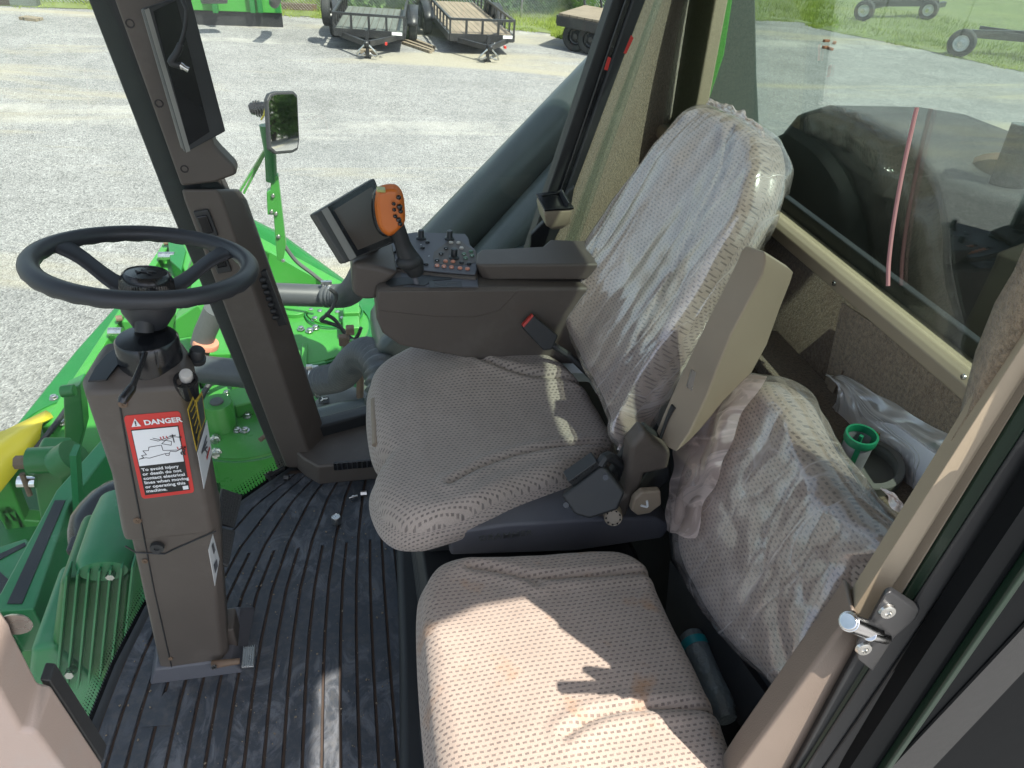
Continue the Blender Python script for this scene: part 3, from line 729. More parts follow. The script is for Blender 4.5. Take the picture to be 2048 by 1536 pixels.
# carpeted corner
Lf = [P(1420, -320, 1, 1.90), P(1282, 0, 1, 1.90), P(1138, 375, 1, 1.90), P(1088, 500, 1, 1.90), P(1040, 640, 1, 1.90)]
Rt = [P(1450, -320, 0, 1.04), P(1377, 0, 0, 1.04), P(1341, 237, 0, 1.04), P(1318, 400, 0, 1.04), P(1290, 560, 0, 1.04)]
mb = MB(); mb.grid([[a.lerp(b, t)+V((0, .025*math.sin(math.pi*t), 0)) for t in [i/10 for i in range(11)]] for a, b in zip(spl(Lf, 6)[0], spl(Rt, 6)[0])])
cn = mb.build('corner_trim', 'carpet', cab, smooth=60, solid=.01)
# rear wall, sill and window
zg = (P(1575, 440, 0, 1.06).z+P(1983, 709, 0, 1.06).z)/2
YL, YRr = .41, 2.25
zr_ = (P(1548, 465, 0, .985).z+P(1966, 775, 0, .985).z)/2; zlw = (P(1537, 486, 0, .985).z+P(1945, 792, 0, .985).z)/2
print('sill', zg, zr_, zlw)
prof = [(1.07, zg), (1.055, zg+.004), (.995, zr_+.006), (.985, zr_-.003), (.985, zlw), (.992, zlw-.003), (1.07, zlw-.003)]
mb = MB(); mb.loft([[V((x, y, z)) for x, z in prof] for y in (YL, YRr)]); sill = mb.build('window_sill', 'beige_light', cab, bevel=.003)
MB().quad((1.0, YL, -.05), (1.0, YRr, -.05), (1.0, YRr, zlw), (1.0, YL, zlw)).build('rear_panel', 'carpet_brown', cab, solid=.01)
mb = MB(); a = P(1680, 605, 0, .99); mb.prism([P(*q, 0, .99) for q in ((1683, 605), (1975, 800), (1950, 1000), (1640, 810))], (.004, 0, 0)); mb.build('carpet_flap', 'carpet', cab)
mb = MB(); mb.prism([P(*q, 0, .984) for q in ((1666, 752), (1684, 742), (1658, 806), (1632, 812))], (.004, 0, 0)); mb.build('carpet_edge', 'beige_plastic', cab)
mb = MB(); mb.prism([V((1.02, 2.03, zg)), V((1.02, 2.12, zg)), V((1.02, 2.26, 1.9)), V((1.02, 2.13, 1.9))] if 0 else [P(1345, 237, 0, 1.02), P(1395, 195, 0, 1.02), P(1430, 0, 0, 1.02), P(1470, -250, 0, 1.02), P(1420, -250, 0, 1.02), P(1377, 0, 0, 1.02), P(1361, 100, 0, 1.02), P(1320, 400, 0, 1.02), P(1365, 400, 0, 1.02)][:0] or [P(1320, 400, 0, 1.02), P(1350, 400, 0, 1.02), P(1395, 195, 0, 1.02), P(1430, 0, 0, 1.02), P(1475, -250, 0, 1.02), P(1425, -250, 0, 1.02), P(1377, 0, 0, 1.02), P(1341, 237, 0, 1.02)], (.04, 0, 0))
wf = mb.build('window_frame', 'beige_light', cab, bevel=.006, seg=3)
MB().box((1.012, (YL+YRr)/2, (zr_-.002+1.9)/2), (.005, YRr-YL, 1.9-zr_)).build('rear_window', 'glass_rear', cab, smooth=0)
mb = MB(); mb.box((1.052, (YL+YRr)/2, zg+.016), (.02, YRr-YL, .035)); mb.build('rear_seal', 'black_rubber', cab, bevel=.004)
for q in ((1668, 567), (1927, 754)):
    c = P(*q, 0, .984); mb = MB(); mb.lathe(c, (-1, 0, 0), [(.0055, 0), (.005, .002), (.0015, .0026), (.001, .001)], 12); mb.build('screw', 'steel', sill)
# left rear wall and door post (near the camera, right edge)
q0, q1 = P(1705+8, 1221, 1, .41), P(3072, -900, 1, .41)
mb = MB(); mb.prism([q0+V((.02, 0, -1.3)), V((1.07, .41, -.05)), V((1.07, .41, 1.93)), V((q1.x+.02, .41, 1.93)), q0+V((.02, 0, 0))], (0, -.008, 0)); mb.build('side_panel', 'carpet', cab)
def ln(p0, p1, ya, yb):
    f = lambda y: (p0[0]+(p1[0]-p0[0])*(y-p0[1])/(p1[1]-p0[1]), y)
    return f(ya), f(yb)
lines = [((2048, 684), (1705, 1221)), ((1958, 900), (1790, 1168)), ((1983, 900), (1810, 1184)), ((2025, 900), (1862, 1150)), ((2052, 950), (1872, 1210)), ((2075, 970), (1896, 1228))]
Yp = [.405, .398, .390, .378, .368, .358, .350]
mats = ['beige_light', 'beige_plastic', 'rail_green', 'black_rubber', 'black_rubber']
names = ['door_post', 'edge_trim', 'door_rail', 'rubber_seal', 'outer_rail']
post = None
for i in range(5):
    (p0, p1), (q0, q1) = lines[i], lines[i+1]
    a, b = ln(p0, p1, -900, 1250 if i < 2 else 1640); c, d = ln(q0, q1, -900, 1250 if i < 2 else 1640)
    mb = MB(); f = [P(*a, 1, Yp[i]), P(*b, 1, Yp[i]), P(*d, 1, Yp[i+1]), P(*c, 1, Yp[i+1])]
    out = (f[0]-CAM); back = V((.06, .0, 0)) if i < 2 else V((.05, .01, 0))
    mb.prism(f, V((.02, .03, 0))); o = mb.build(names[i], mats[i], post or cab, bevel=.004, seg=3)
    if i == 0: post = o
# carpet on the inner side of the post
mb = MB(); cl = [(2110, 400), (2048, 543), (2012, 606), (1974, 705), (1941, 833), (1918, 885)]; cr = [(2240, 400), (2140, 543), (2100, 606), (2037, 705), (1960, 833), (1924, 890)]
mb.grid([[P(*a, 1, .455), P((a[0]+b[0])/2, (a[1]+b[1])/2, 1, .432), P(*b, 1, .413)] for a, b in zip(cl, cr)]); mb.build('post_carpet', 'carpet', post, smooth=60, solid=.02)
# lower vinyl wedge
mb = MB(); mb.prism([P(*q, 1, .398) for q in ((1708, 1222), (1738, 1262), (1588, 1536), (1520, 1650), (1400, 1650), (1478, 1536))], (.02, .05, 0)); mb.build('vinyl_trim', 'leather', post, bevel=.008, seg=3)
mb = MB(); mb.prism([P(*q, 1, .386) for q in ((1738, 1262), (1772, 1230), (1800, 1260), (1625, 1536), (1560, 1650), (1520, 1650), (1588, 1536))], (.02, .03, 0)); mb.build('lower_seal', 'black_rubber', post, bevel=.006)
mb = MB(); mb.prism([P(*q, 1, .378) for q in ((1790, 1262), (1835, 1240), (1660, 1536), (1590, 1650), (1550, 1650), (1630, 1536))], (.02, .02, 0)); mb.build('lower_rail', 'beige_plastic', post, bevel=.006)
# outer body beside the post: door edge and body panel, coloured black for shaded gaps
mb = MB(); mb.prism([P(*q, 1, .346) for q in ((2120, 905), (1885, 1255), (1700, 1536), (1630, 1650), (2400, 1650), (2400, 905))], (0, .02, 0)); body = mb.build('body_side', 'shade_black', cab)
mb = MB(); mb.prism([P(*q, 1, .345) for q in ((2250, 1030), (1776, 1536), (1680, 1640), (1770, 1640), (1859, 1536), (2250, 1120))], (0, -.003, 0)); mb.build('sun_stripe', pmat('grey painted sun stripe', (.016, .017, .018), .6, var=.25, vs=60, bump=.6, bs=900, bd=.002), cab)  # paler band that paints a stripe of sunlight onto the dark side
mb = MB(); a, b = P(2046, 1132, 1, .341), P(1690, 1650, 1, .341); mb.bar(a+(a-b)*.8, b, .012, .012); mb.build('body_edge', 'rail_green', cab, bevel=.003)
# striker
sp = thing('door_striker', P(1770, 1240, 1, .36), 'steel door striker pins on a dark plate bolted to the door post', 'latch')
mb = MB(); mb.prism([P(*q, 1, .366) for q in ((1768, 1190), (1782, 1184), (1840, 1222), (1833, 1238), (1790, 1275), (1745, 1345), (1714, 1320), (1712, 1290))], (.006, .008, 0)); mb.build('plate', 'black_paint', sp, bevel=.003)
mb = MB(); a, b = P(1745, 1262, 1, .362), P(1697, 1243, 1, .350); mb.cyl(a+(a-b)*.1, b, .0105, n=24); d = (b-a).normalized(); mb.cyl(b-d*.001, b+d*.0025, .0096, .0086, 24); mb.build('pin', 'chrome', sp, bevel=.0012)
mb = MB(); a, b = P(1770, 1275, 1, .364), P(1738, 1268, 1, .354); mb.cyl(a, b, .0076, n=20); mb.build('pin', 'chrome', sp, bevel=.001)
for q in ((1774, 1222), (1727, 1296)):
    c = P(*q, 1, .364); mb = MB(); mb.lathe(c, (-.2, -1, .2), [(.0095, 0), (.008, .003), (.005, .004), (.004, .004), (.0035, .0015), (.001, .001)], 20); mb.build('screw', 'steel', sp)
# grit covered platform outside, below the door
mb = MB(); mb.prism([P(*q, 2, -.62) for q in ((2300, 1000), (1960, 1290), (1600, 1800), (2600, 1800))], (0, 0, -.03)); tag(mb.build('access_platform', pmat('gritty dark platform', (.03, .03, .032), .6, var=.2, vs=40, bump=.6, bs=700, bd=.002)), 'dark gritty access platform outside the door, bottom right corner', 'platform')
# roof, plus an unseen overhang added to shade the floor mat
RX0, RX1, RY0, RY1 = -.80, 1.07, 0.0, 1.66
mb = MB(); mb.prism([V((RX0, 0, 1.935)), V((.10, 0, 1.935)), V((.12, -.45, 1.935)), V((.635, -.45, 1.935)), V((.66, -.055, 1.935)), V((.80, -.01, 1.935)), V((RX1, 0, 1.935)), V((RX1, 2.2, 1.935)), V((.75, 2.0, 1.935)), V((.15, RY1, 1.935)), V((RX0, RY1, 1.935))], (0, 0, .05))
mb.build('roof', 'beige_light', cab, bevel=.02)
# vinyl covered front left corner panel, bottom left of the view
mb = MB(); mb.prism([P(*q, 1, .46) for q in ((-60, 1120), (0, 1212), (22, 1243), (28, 1262), (78, 1362), (104, 1366), (205, 1522), (212, 1650), (-200, 1650))], (0, -.05, 0)); ob = mb.build('door_sill_cover', pmat('worn pinkish brown vinyl', (.46, .355, .30), .5, var=.1, bump=.4, bs=500, dust=((.4, .36, .33), .5), ds=9), cab, bevel=.006)
mb = MB(); mb.prism([P(*q, 1, .465) for q in ((78, 1360), (100, 1362), (206, 1524), (196, 1540))], (0, .02, 0)); mb.build('sill_edge', 'plastic_dark', cab, bevel=.002)
mb = MB(); c = P(30, 1250, 1, .459); mb.lathe(c, (0, 1, 0), [(.014, 0), (.012, .003), (.006, .004), (.002, .002)], 16); mb.build('sill_screw', 'steel', cab)
# ================================================================== STEERING COLUMN AND WHEEL
YC = .99
col = thing('steering_column', (-.38, 1.08, 0), 'brown steering column with a red danger decal, standing on the ribbed mat', 'steering column')
def Pc(x, y, Y=YC): return P(x, y, 1, Y)
# sections: (left px, right px) at Y=.99 ; each ring at its own height, pushed back for depth
def crow(l, r, yb, ch=.022, lf=.012):
    a, b = Pc(*l), Pc(*r); z = (a.z+b.z)/2
    return [V((a.x-lf, YC+.035, z)), V((a.x, YC+.004, z)), V((a.x+.018, YC, z)), V((b.x-.006, YC, z)), V((b.x+.008, YC+.018, z)), V((b.x+.004, YC+ch+.045, z)), V((b.x-.012, yb, z)), V((a.x-lf+.006, yb, z))]
body = MB()
R1 = [crow((252, 1092), (428, 1060), 1.11), crow((228, 965), (409, 960), 1.105), crow((182, 830), (382, 830), 1.10), crow((166, 782), (372, 782), 1.10)]
top = [V((p.x*.80+(-.335)*.20, 1.0+(p.y-.99)*.86+.016, p.z+.018)) for p in R1[-1]]
body.loft(R1+[top]); cb = body.build('column_shroud', 'plastic_brown', col, bevel=.007, seg=3)
body = MB(); R2 = [crow((322, 1352), (446, 1318), 1.09, .018, .006), crow((298, 1250), (440, 1230), 1.095, .018, .006), crow((270, 1120), (429, 1090), 1.10, .02, .008), crow((256, 1060), (423, 1030), 1.10, .02, .008)]
R2 = [[V((p.x, p.y+.006, p.z)) for p in r] for r in R2]
body.loft(R2); cl_ = body.build('lower_shroud', 'plastic_brown', col, bevel=.006, seg=3)
mb = MB(); a, b = Pc(312, 1368), Pc(470, 1345)
mb.loft([[V((a.x-.012, YC-.005, 0)), V((b.x+.02, YC-.008, 0)), V((b.x+.035, 1.16, 0)), V((a.x-.02, 1.16, 0))], [V((a.x+.006, YC+.003, .045)), V((b.x-.002, YC+.002, .045)), V((b.x+.005, 1.13, .045)), V((a.x, 1.13, .045))]])
mb.build('base_boot', 'panel_grey', col, bevel=.006)
mb = MB()
q = [(238, 800), (246, 850), (262, 940), (290, 1085), (308, 1180), (346, 1345)]
mb.tube([Pc(x, y, YC-.0006) for x, y in q[:4]], .0016, 6); mb.tube([Pc(x, y, YC+.0055) for x, y in q[3:]], .0014, 6); mb.build('seam', 'black_rubber', cb)
mb = MB(); mb.tube([Pc(x, y, YC+.004) for x, y in ((250, 1092), (272, 1105), (330, 1108), (345, 1100), (432, 1062))], .0015, 6); mb.build('seam', 'black_rubber', cl_)
for q, r in (((246, 808), .0075), ((275, 1041), .0075), ((290, 1122), .006), ((341, 1317), .005)):
    c = Pc(*q, YC-.001 if q[1] < 1060 else YC+.005); mb = MB(); mb.lathe(c, (0, -1, 0), [(r, 0), (r*.9, .002), (r*.3, .0026), (r*.2, .0008), (.0005, .0008)], 16)
    for an in (0.5, 2.07): mb.bar(c+V((math.cos(an)*r*.5, -.0028, math.sin(an)*r*.5)), c-V((math.cos(an)*r*.5, .0028, math.sin(an)*r*.5)), .001, .0015)
    mb.build('screw', 'rust', cb if q[1] < 1060 else cl_)
c = Pc(314, 1096, YC-.001); mb = MB(); mb.lathe(c, (0, -1, 0), [(.0125, -.004), (.012, .003), (.005, .003), (.004, 0), (.001, 0)], 20); mb.build('cap', 'plastic_dark', cb)
# blank dark plate on top left
mb = MB(); mb.prism([V((-.415, .995, .815)), V((-.372, .995, .822)), V((-.352, 1.10, .842)), V((-.375, 1.10, .842))], (0, 0, .004))
mb = MB(); z = R1[-1][0].z
mb.prism([P(x, y, 2, z+.019) for x, y in ((176, 765), (214, 762), (240, 728), (236, 696), (212, 712), (190, 738))], (0, 0, .003)); mb.build('top_plate', 'decal_black', cb, bevel=.001)
# collar
def Lz(o, ax, prof, mat, nm, par, n=32, bev=0): mb = MB(); mb.lathe(o, ax, prof, n); return mb.build(nm, mat, par, bevel=bev)
cc = P(303, 722, 1, 1.052); ax = V((.02, .05, 1)).normalized()
o = V((cc.x, 1.052, R1[-1][0].z+.012))
rc = .0475
cy = P(302, 665, 1, 1.052); cyl_top = cy.z
Lz(o-ax*.01, ax, [(rc, 0), (rc*1.02, .02), (rc, cyl_top-o.z-.004), (rc*.94, cyl_top-o.z), (.02, cyl_top-o.z+.002)], 'black_gloss', 'collar', col)
wc = P(291, 527, 1, 1.10)
wn = V((math.sin(math.radians(7)), math.sin(math.radians(8)), 1)).normalized()
base = V((cc.x, 1.055, cyl_top)); 
mb = MB(); mb.tube([base, base.lerp(wc, .25), base.lerp(wc, .55)], [.014, .014, .014], 16); mb.build('shaft', 'black_rubber', col)
mb = MB(); mb.bar(Pc(286, 706, YC+.06), Pc(286, 706, YC+.06)+V((0, 0, .001)), .03, .02)
lv = MB(); lv.tube([P(290, 705, 1, 1.005), P(283, 728, 1, .985), P(264, 775, 1, .955)], [.0042, .0038, .005], 10); lv.tube([P(266, 770, 1, .957), P(262, 778, 1, .954), P(246, 800, 1, .935), P(243, 806, 1, .932)], [.0055, .0075, .0078, .006], 12)
lv.build('tilt_lever', 'black_gloss', col)
mb = MB()
for f in ((278, 1.05), (314, 1.05)): mb.bar(P(f[0], 704, 1, 1.0035), P(f[0]+3, 735, 1, 1.0035), .0015, .002)
mb.build('lever_slot', 'black_rubber', col)
c = P(372, 764, 1, 1.01); Lz(c-ax*.022, V((.12, -.35, 1)), [(.0165, 0), (.0185, .036), (.018, .040), (.0145, .040), (.0135, .030), (.001, .029)], 'black_gloss', 'button_socket', col)
c = P(373, 755, 1, 1.01); bt = Lz(c-ax*.004, V((.12, -.35, 1)), [(.0105, 0), (.0105, .014), (.009, .018), (.001, .019)], 'btn_white', 'push_button', col)
c = P(389, 707, 1, 1.075); Lz(c-ax*.014, V((.3, -.1, 1)), [(.0155, 0), (.0155, .008), (.012, .009), (.0125, .022), (.010, .026), (.001, .027)], 'black_rubber', 'knob', col)
# wheel
sw = thing('steering_wheel', wc, 'black three spoke steering wheel with a ribbed round hub cap, on the brown column', 'steering wheel')
u = V((0, 1, 0)).cross(wn).normalized(); v_ = wn.cross(u); Rw = .1535
mb = MB(); rings = []; N_ = 96
for i in range(N_):
    a = 2*math.pi*i/N_; rad = u*math.cos(a)+v_*math.sin(a); c = wc+rad*Rw; g = .0005*math.sin(a*28)
    rings.append([c+rad*math.cos(b)*(.0148+(g if math.sin(b) < 0 else 0))+wn*math.sin(b)*(.0135+(g*2 if math.sin(b) < 0 else 0)) for b in [2*math.pi*j/14 for j in range(14)]])
mb.loft(rings+[rings[0]], cap=False); mb.build('rim', 'wheel_rubber', sw, smooth=80)
hub = wc-wn*.052
for a in (math.radians(157), math.radians(40), math.radians(272)):
    rad = u*math.cos(a)+v_*math.sin(a); tn = wn.cross(rad)
    pts = [(0.026, -.050), (.050, -.046), (.078, -.032), (.106, -.013), (.133, -.003), (Rw-.004, 0)]
    rings = []
    for r_, h_ in pts:
        wdt = .018+.012*max(0, (r_-.118)/.035)+.006*(r_ < .06); c = wc+rad*r_+wn*h_
        rings.append([c+tn*x*wdt+wn*y*.007 for x, y in ((-1, -.4), (-.8, .7), (-.3, 1), (.3, 1), (.8, .7), (1, -.4), (.6, -1), (-.6, -1))])
    mb = MB(); mb.loft(rings); mb.build('spoke', 'wheel_rubber', sw, smooth=60, sub=1)
h0 = wc-wn*.060
hubm = MB(); rg = []
prof = [(.030, -.035), (.036, -.012), (.037, .000)]
hubm.lathe(h0, wn, [(.026, -.045), (.040, -.02), (.0435, .0), (.0435, .004), (.02, .006)], 40); hubm.build('hub', 'wheel_rubber', sw)
cp = MB(); K = 120; rings = []
for r_, h_, rb in ((.0395, .004, 1), (.0405, .010, 1), (.0385, .032, 1), (.0375, .036, 0), (.035, .0425, 0), (.031, .046, 0), (.0305, .0445, 0), (.012, .0455, 0), (.001, .0455, 0)):
    rings.append([h0+wn*h_+(u*math.cos(2*math.pi*j/K)+v_*math.sin(2*math.pi*j/K))*(r_+(.0007*(1 if j % 2 else -1) if rb else 0)) for j in range(K)])
cp.loft(rings); hc = cp.build('hub_cap', 'black_gloss', sw, smooth=30)
lg_ = MB(); o = h0+wn*.0466
def em(pts, w_=.0011, n=5, oo=None): 
    lg_.tube([(oo or o)+u*x+v_*y for x, y in pts], w_, n)
em([(-.013, -.004), (-.006, -.001), (.002, -.002), (.010, .003), (.014, .001)]); em([(-.006, -.001), (-.004, .004), (-.008, .007)]); em([(-.008, -.002), (-.012, -.008)]); em([(.002, -.002), (.004, -.008), (.009, -.008)]); em([(-.002, .001), (.004, .004), (.010, .003)], .0016); em([(-.012, -.001), (-.016, .003)], .0009)
lg_.build('emblem', 'plastic_dark', hc, smooth=0)
# --- danger decal (lies on the column side)
dl = (247, 832); dr = (360, 822); br = (389, 985); bl = (284, 998)
Yd = YC-.0008
TL, TR, BR_, BL_ = [Pc(*q, Yd) for q in (dl, dr, br, bl)]
def D(s, t, off=0.): # s right 0..1, t down 0..1
    return TL.lerp(TR, s).lerp(BL_.lerp(BR_, s), t)+V((0, -off, 0))
def patch(mb, s0, t0, s1, t1, off): mb.prism([D(s0, t0, off), D(s1, t0, off), D(s1, t1, off), D(s0, t1, off)], (0, .0004, 0))
mb = MB(); cs = []
for (cx_, cy_, a0) in ((.06, .045, 180), (.94, .045, 270), (.94, .955, 0), (.06, .955, 90)):
    for k in range(5):
        a = math.radians(a0+k*22.5); cs.append((cx_+.06*math.cos(a), cy_+.045*math.sin(a)))
mb.prism([D(s, t, 0) for s, t in cs], (0, .0006, 0)); dc = mb.build('danger_decal', 'decal_red', cb, smooth=0)
mb = MB(); patch(mb, .075, .16, .925, .955, .0006); mb.build('decal_ground', 'decal_black', dc, smooth=0)
mb = MB(); patch(mb, .09, .168, .91, .585, .0012); mb.build('decal_picture', 'decal_white', dc, smooth=0)
dxv = (TR-TL); dyv = (TL-BL_); Hh = dyv.length; Wh = dxv.length
def tx(s, size, ss, tt, mat, bold=.0, sp=1., off=.0014, nm='lettering', al='LEFT'):
    return text(s, size, D(ss, tt, off), dxv, dyv, mat, dc, nm, .0002, bold, sp, al, shear=0)
tx('DANGER', .0142, .335, .115, 'decal_white', .0005, 1.0, .0012)
mb = MB(); mb.prism([D(.10, .125, .001), D(.27, .125, .001), D(.185, .035, .001)], (0, .0003, 0)); mb.build('warning_triangle', 'decal_white', dc, smooth=0)
mb = MB(); mb.bar(D(.185, .062, .0016), D(.185, .098, .0016), .0012, .0016); mb.bar(D(.185, .106, .0016), D(.185, .114, .0016), .0012, .0016); mb.build('warning_mark', 'decal_black', dc, smooth=0)
for i, s in enumerate(('To avoid injury', 'or death do not', 'contact electrical', 'lines when moving', 'or operating this', 'machine.')):
    tx(s, .0094, .115, .648+i*.054, 'decal_white', .00024, 1.02)
mb = MB(); patch(mb, .80, .895, .905, .94, .0010); mb.build('code_patch', 'decal_white', dc, smooth=0)
# pictogram lines
def pl2(mb, pts, w_=.00045, off=.0016):
    for a, b in zip(pts, pts[1:]): mb.bar(D(*a, off), D(*b, off), .0003, w_*2, up=(0, 0, 1)) if abs((D(*b)-D(*a)).normalized().z) < .95 else mb.bar(D(*a, off), D(*b, off), .0003, w_*2, up=(1, 0, 0))
mb = MB()
pl2(mb, [(.11, .50), (.20, .485), (.165, .46), (.26, .455), (.21, .405), (.31, .41), (.33, .37), (.56, .36), (.57, .425), (.86, .44), (.80, .455), (.70, .445), (.665, .47), (.60, .465), (.56, .47), (.38, .49), (.30, .50), (.24, .49), (.11, .50)])
pl2(mb, [(.57, .345), (.65, .31), (.755, .33), (.735, .375), (.57, .345)]); pl2(mb, [(.38, .28), (.52, .31), (.75, .27), (.95, .295)]); pl2(mb, [(.43, .27), (.62, .31), (.80, .28)])
pl2(mb, [(.79, .25), (.80, .345)], .0008); pl2(mb, [(.74, .265), (.85, .262)], .0008); pl2(mb, [(.91, .28), (.915, .335)], .0005); pl2(mb, [(.875, .288), (.945, .286)], .0005)
pl2(mb, [(.60, .47), (.61, .49), (.66, .492), (.68, .47)])
pl2(mb, [(.86, .435), (.93, .42), (.965, .45), (.94, .475), (.955, .51)], .0011); pl2(mb, [(.92, .40), (.93, .42)], .0011); pl2(mb, [(.93, .455), (.885, .475), (.90, .50)], .0011); mb.ball(D(.975, .415, .0016), .0017, 6)
mb.build('pictogram', 'decal_black', dc, smooth=0)
mb = MB()
for s, t in ((.56, .265), (.61, .26), (.67, .262), (.83, .40), (.90, .40)): pl2(mb, [(s, t), (s+.02, t+.012), (s+.005, t+.016), (s+.03, t+.032)], .0006)
mb.build('spark_mark', 'decal_red', dc, smooth=0)
# yellow caution decals and pictogram labels on the far side face (faces the seat)
def side_pt(x, y):   # on the chamfer/side plane of the shroud
    p0 = V(R1[2][4]); p1 = V(R1[2][5]); n = (p1-p0).cross(V(R1[1][4])-p0).normalized()
    return PP(x, y, p0+n*(.0006 if n.x > 0 else -.0006), n), (n if n.x > 0 else -n)
def sdec(pts, mat, nm, off=0.):
    q = [side_pt(*p) for p in pts]; n = q[0][1]; mb = MB(); mb.prism([a+n*off for a, _ in q], -n*.0004); return mb.build(nm, mat, cb, smooth=0)
sdec(((375, 818), (386, 793), (389, 800), (402, 860), (393, 903)), 'decal_yellow', 'caution_decal'); sdec(((377, 822), (386, 800), (400, 858), (393, 895)), 'decal_black', 'caution_text', .0008)
sdec(((391, 800), (404, 782), (411, 838), (402, 862)), 'decal_yellow', 'caution_decal'); sdec(((394, 806), (403, 790), (409, 836), (402, 856)), 'guard', 'caution_text', .0008)
sdec(((395, 905), (414, 840), (424, 905), (408, 978)), 'decal_white', 'instruction_decal')
for i in range(5): sdec(((380+i*3.4, 822+i*14), (388+i*2.4, 806+i*13), (388.6+i*2.4, 809+i*13), (380.6+i*3.4, 825+i*14)), 'decal_yellow', 'text_line', .0014)
sdec(((412, 915), (418, 893), (419, 897), (413, 920)), 'decal_red', 'cross_mark', .0012)
for i in range(5): sdec(((402+i*1.6, 905-i*3), (412+i*.6, 870+i*11), (412.8+i*.6, 873+i*11), (402.8+i*1.6, 909-i*3)), 'panel_grey', 'instruction_line', .0012)
def low(pts, mat, nm, off=0.):
    p0 = V(R2[2][4]); p1 = V(R2[2][5]); n = (p1-p0).cross(V(R2[1][4])-p0).normalized(); n = n if n.x > 0 else -n
    mb = MB(); mb.prism([PP(x, y, p0+n*(.0012+off), n) for x, y in pts], -n*.0004); return mb.build(nm, mat, cl_, smooth=0)
low(((417, 1100), (426, 1068), (439, 1118), (430, 1172)), 'decal_white', 'instruction_decal')
low(((424, 1092), (427, 1085), (431, 1100), (428, 1108)), 'panel_grey', 'instruction_line', .001); low(((428, 1130), (434, 1118), (436, 1132), (431, 1146)), 'panel_grey', 'instruction_line', .001)
# --- pedals
pd = thing('brake_pedals', P(460, 1060, 2, .1), 'pair of black ribbed brake pedals on the seat side of the column', 'pedals')
def pedal(pts, Y, nm):
    c = sum((V(PP(x, y, P(460, 1050, 1, Y), (.55, -.55, .62))) for x, y in pts), V())/len(pts)
    n = V((.55, -.55, .62)).normalized(); q = [PP(x, y, P(460, 1050, 1, Y), n) for x, y in pts]
    mb = MB(); mb.prism(q, -n*.012); o = mb.build(nm, 'black_rubber', pd, bevel=.003)
    mb = MB(); a, b, c_, d = q[0], q[1], q[2], q[3]
    for i in range(1, 12):
        t = i/12; e, f = a.lerp(d, t), b.lerp(c_, t); e, f = e.lerp(f, .08), e.lerp(f, .92)
        for k in range(7): mb.bar(e.lerp(f, k/7+.02)+n*.001, e.lerp(f, k/7+.11)+n*.001, .0035, .003, up=n)
    mb.build('tread', 'black_rubber', o, smooth=0)
pedal([(445, 976), (486, 990), (470, 1056), (430, 1046)], 1.10, 'pedal'); pedal([(432, 1052), (472, 1062), (458, 1135), (430, 1122)], 1.08, 'pedal')
mb = MB(); mb.tube([P(440, 1050, 1, 1.13), P(425, 1010, 1, 1.16)], .011, 10); mb.tube([P(440, 1110, 1, 1.10), P(425, 1150, 1, 1.13)], .011, 10); mb.build('pedal_arm', 'black_paint', pd)
mb = MB(); mb.box(P(462, 1265, 1, 1.06), (.03, .06, .10)); mb.build('bracket', 'plastic_brown', pd, bevel=.005)
fl = thing('foot_lever', P(440, 1330, 1, .985), 'worn steel foot lever with a ribbed pad at the base of the column', 'lever')
mb = MB(); mb.tube([P(x, y, 1, .978) for x, y in ((424, 1330), (440, 1327), (480, 1322))], [.0105, .0085, .0065], 12); mb.build('arm', 'rust', fl, bevel=.001)
mb = MB(); mb.lathe(P(428, 1333, 1, .968), (0, -1, 0), [(.0065, 0), (.0065, .003), (.0035, .003), (.003, 0)], 14); mb.build('bolt', 'steel', fl)
mb = MB(); a = P(497, 1315, 1, .985); rt = Matrix.Rotation(.1, 3, 'Y'); mb.box(a, (.026, .05, .006), rt)
for i in range(6): mb.box(a+V((-.011+i*.0045, 0, .005)), (.0022, .05, .006), rt)
mb.box(a-V((0, -.02, .012)), (.024, .006, .026)); mb.build('pad', 'steel', fl, bevel=.001)

# ================================================================== DISPLAY ON THE PILLAR
mon = thing('pillar_display', P(390, 150, 1, 1.55), 'tall dark display with a silver edge, clipped to the front pillar', 'display')
ms = [(291, 15), (375, -6), (446, 283), (378, 308)]; ms = [(289, 18), (372, -4), (447, 278), (372, 306)]
q = [P(x, y, 1, 1.56) for x, y in ms]; q[1].y += .05; q[2].y += .05
n = (q[1]-q[0]).cross(q[3]-q[0]).normalized(); n = n if n.y < 0 else -n
mb = MB(); mb.prism(q, -n*.006); s_ = mb.build('bezel', 'plastic_dark', mon, bevel=.005, seg=4)
mb = MB(); mb.prism([p-n*.0065 for p in q], -n*.006); mb.build('silver_edge', 'tube_grey', mon, bevel=.004, seg=3)
mb = MB(); mb.prism([p-n*.0135+(sum(q, V())/4-p)*.02 for p in q], -n*.012); mb.build('back_shell', 'tube_grey', mon, bevel=.004)
mb = MB(); l0 = [PP(x, y, q[0]+n*.0006, n) for x, y in ((289.5, 20), (298, 16), (381, 302), (373, 305))]; mb.prism(l0, -n*.001); mb.build('edge_strip', 'silver', s_)
cx_ = sum(q, V())/4; ins = [p.lerp(cx_, .0)+n*.0 for p in q]
i0 = [P(x, y, 1, 1.5595) for x, y in ((311, 24), (372, 6), (437, 272), (381, 292))]; i0 = [p - n*((p-q[0]).dot(n)) + n*.0012 for p in i0]
MB().prism(i0, -n*.001).build('screen', 'black_gloss', s_, smooth=0)
cb_ = thing('cable', P(360, 100, 1, 1.54), 'black cable with a bent metal tipped plug hanging over the pillar display', 'cable')
mb = MB(); mb.tube([P(x, y, 1, Y) for x, y, Y in ((360, -60, 1.56), (366, 0, 1.53), (373, 22, 1.525), (369, 60, 1.525), (360, 90, 1.525))], .0038, 10, smooth=6); mb.build('cord', 'black_rubber', cb_)
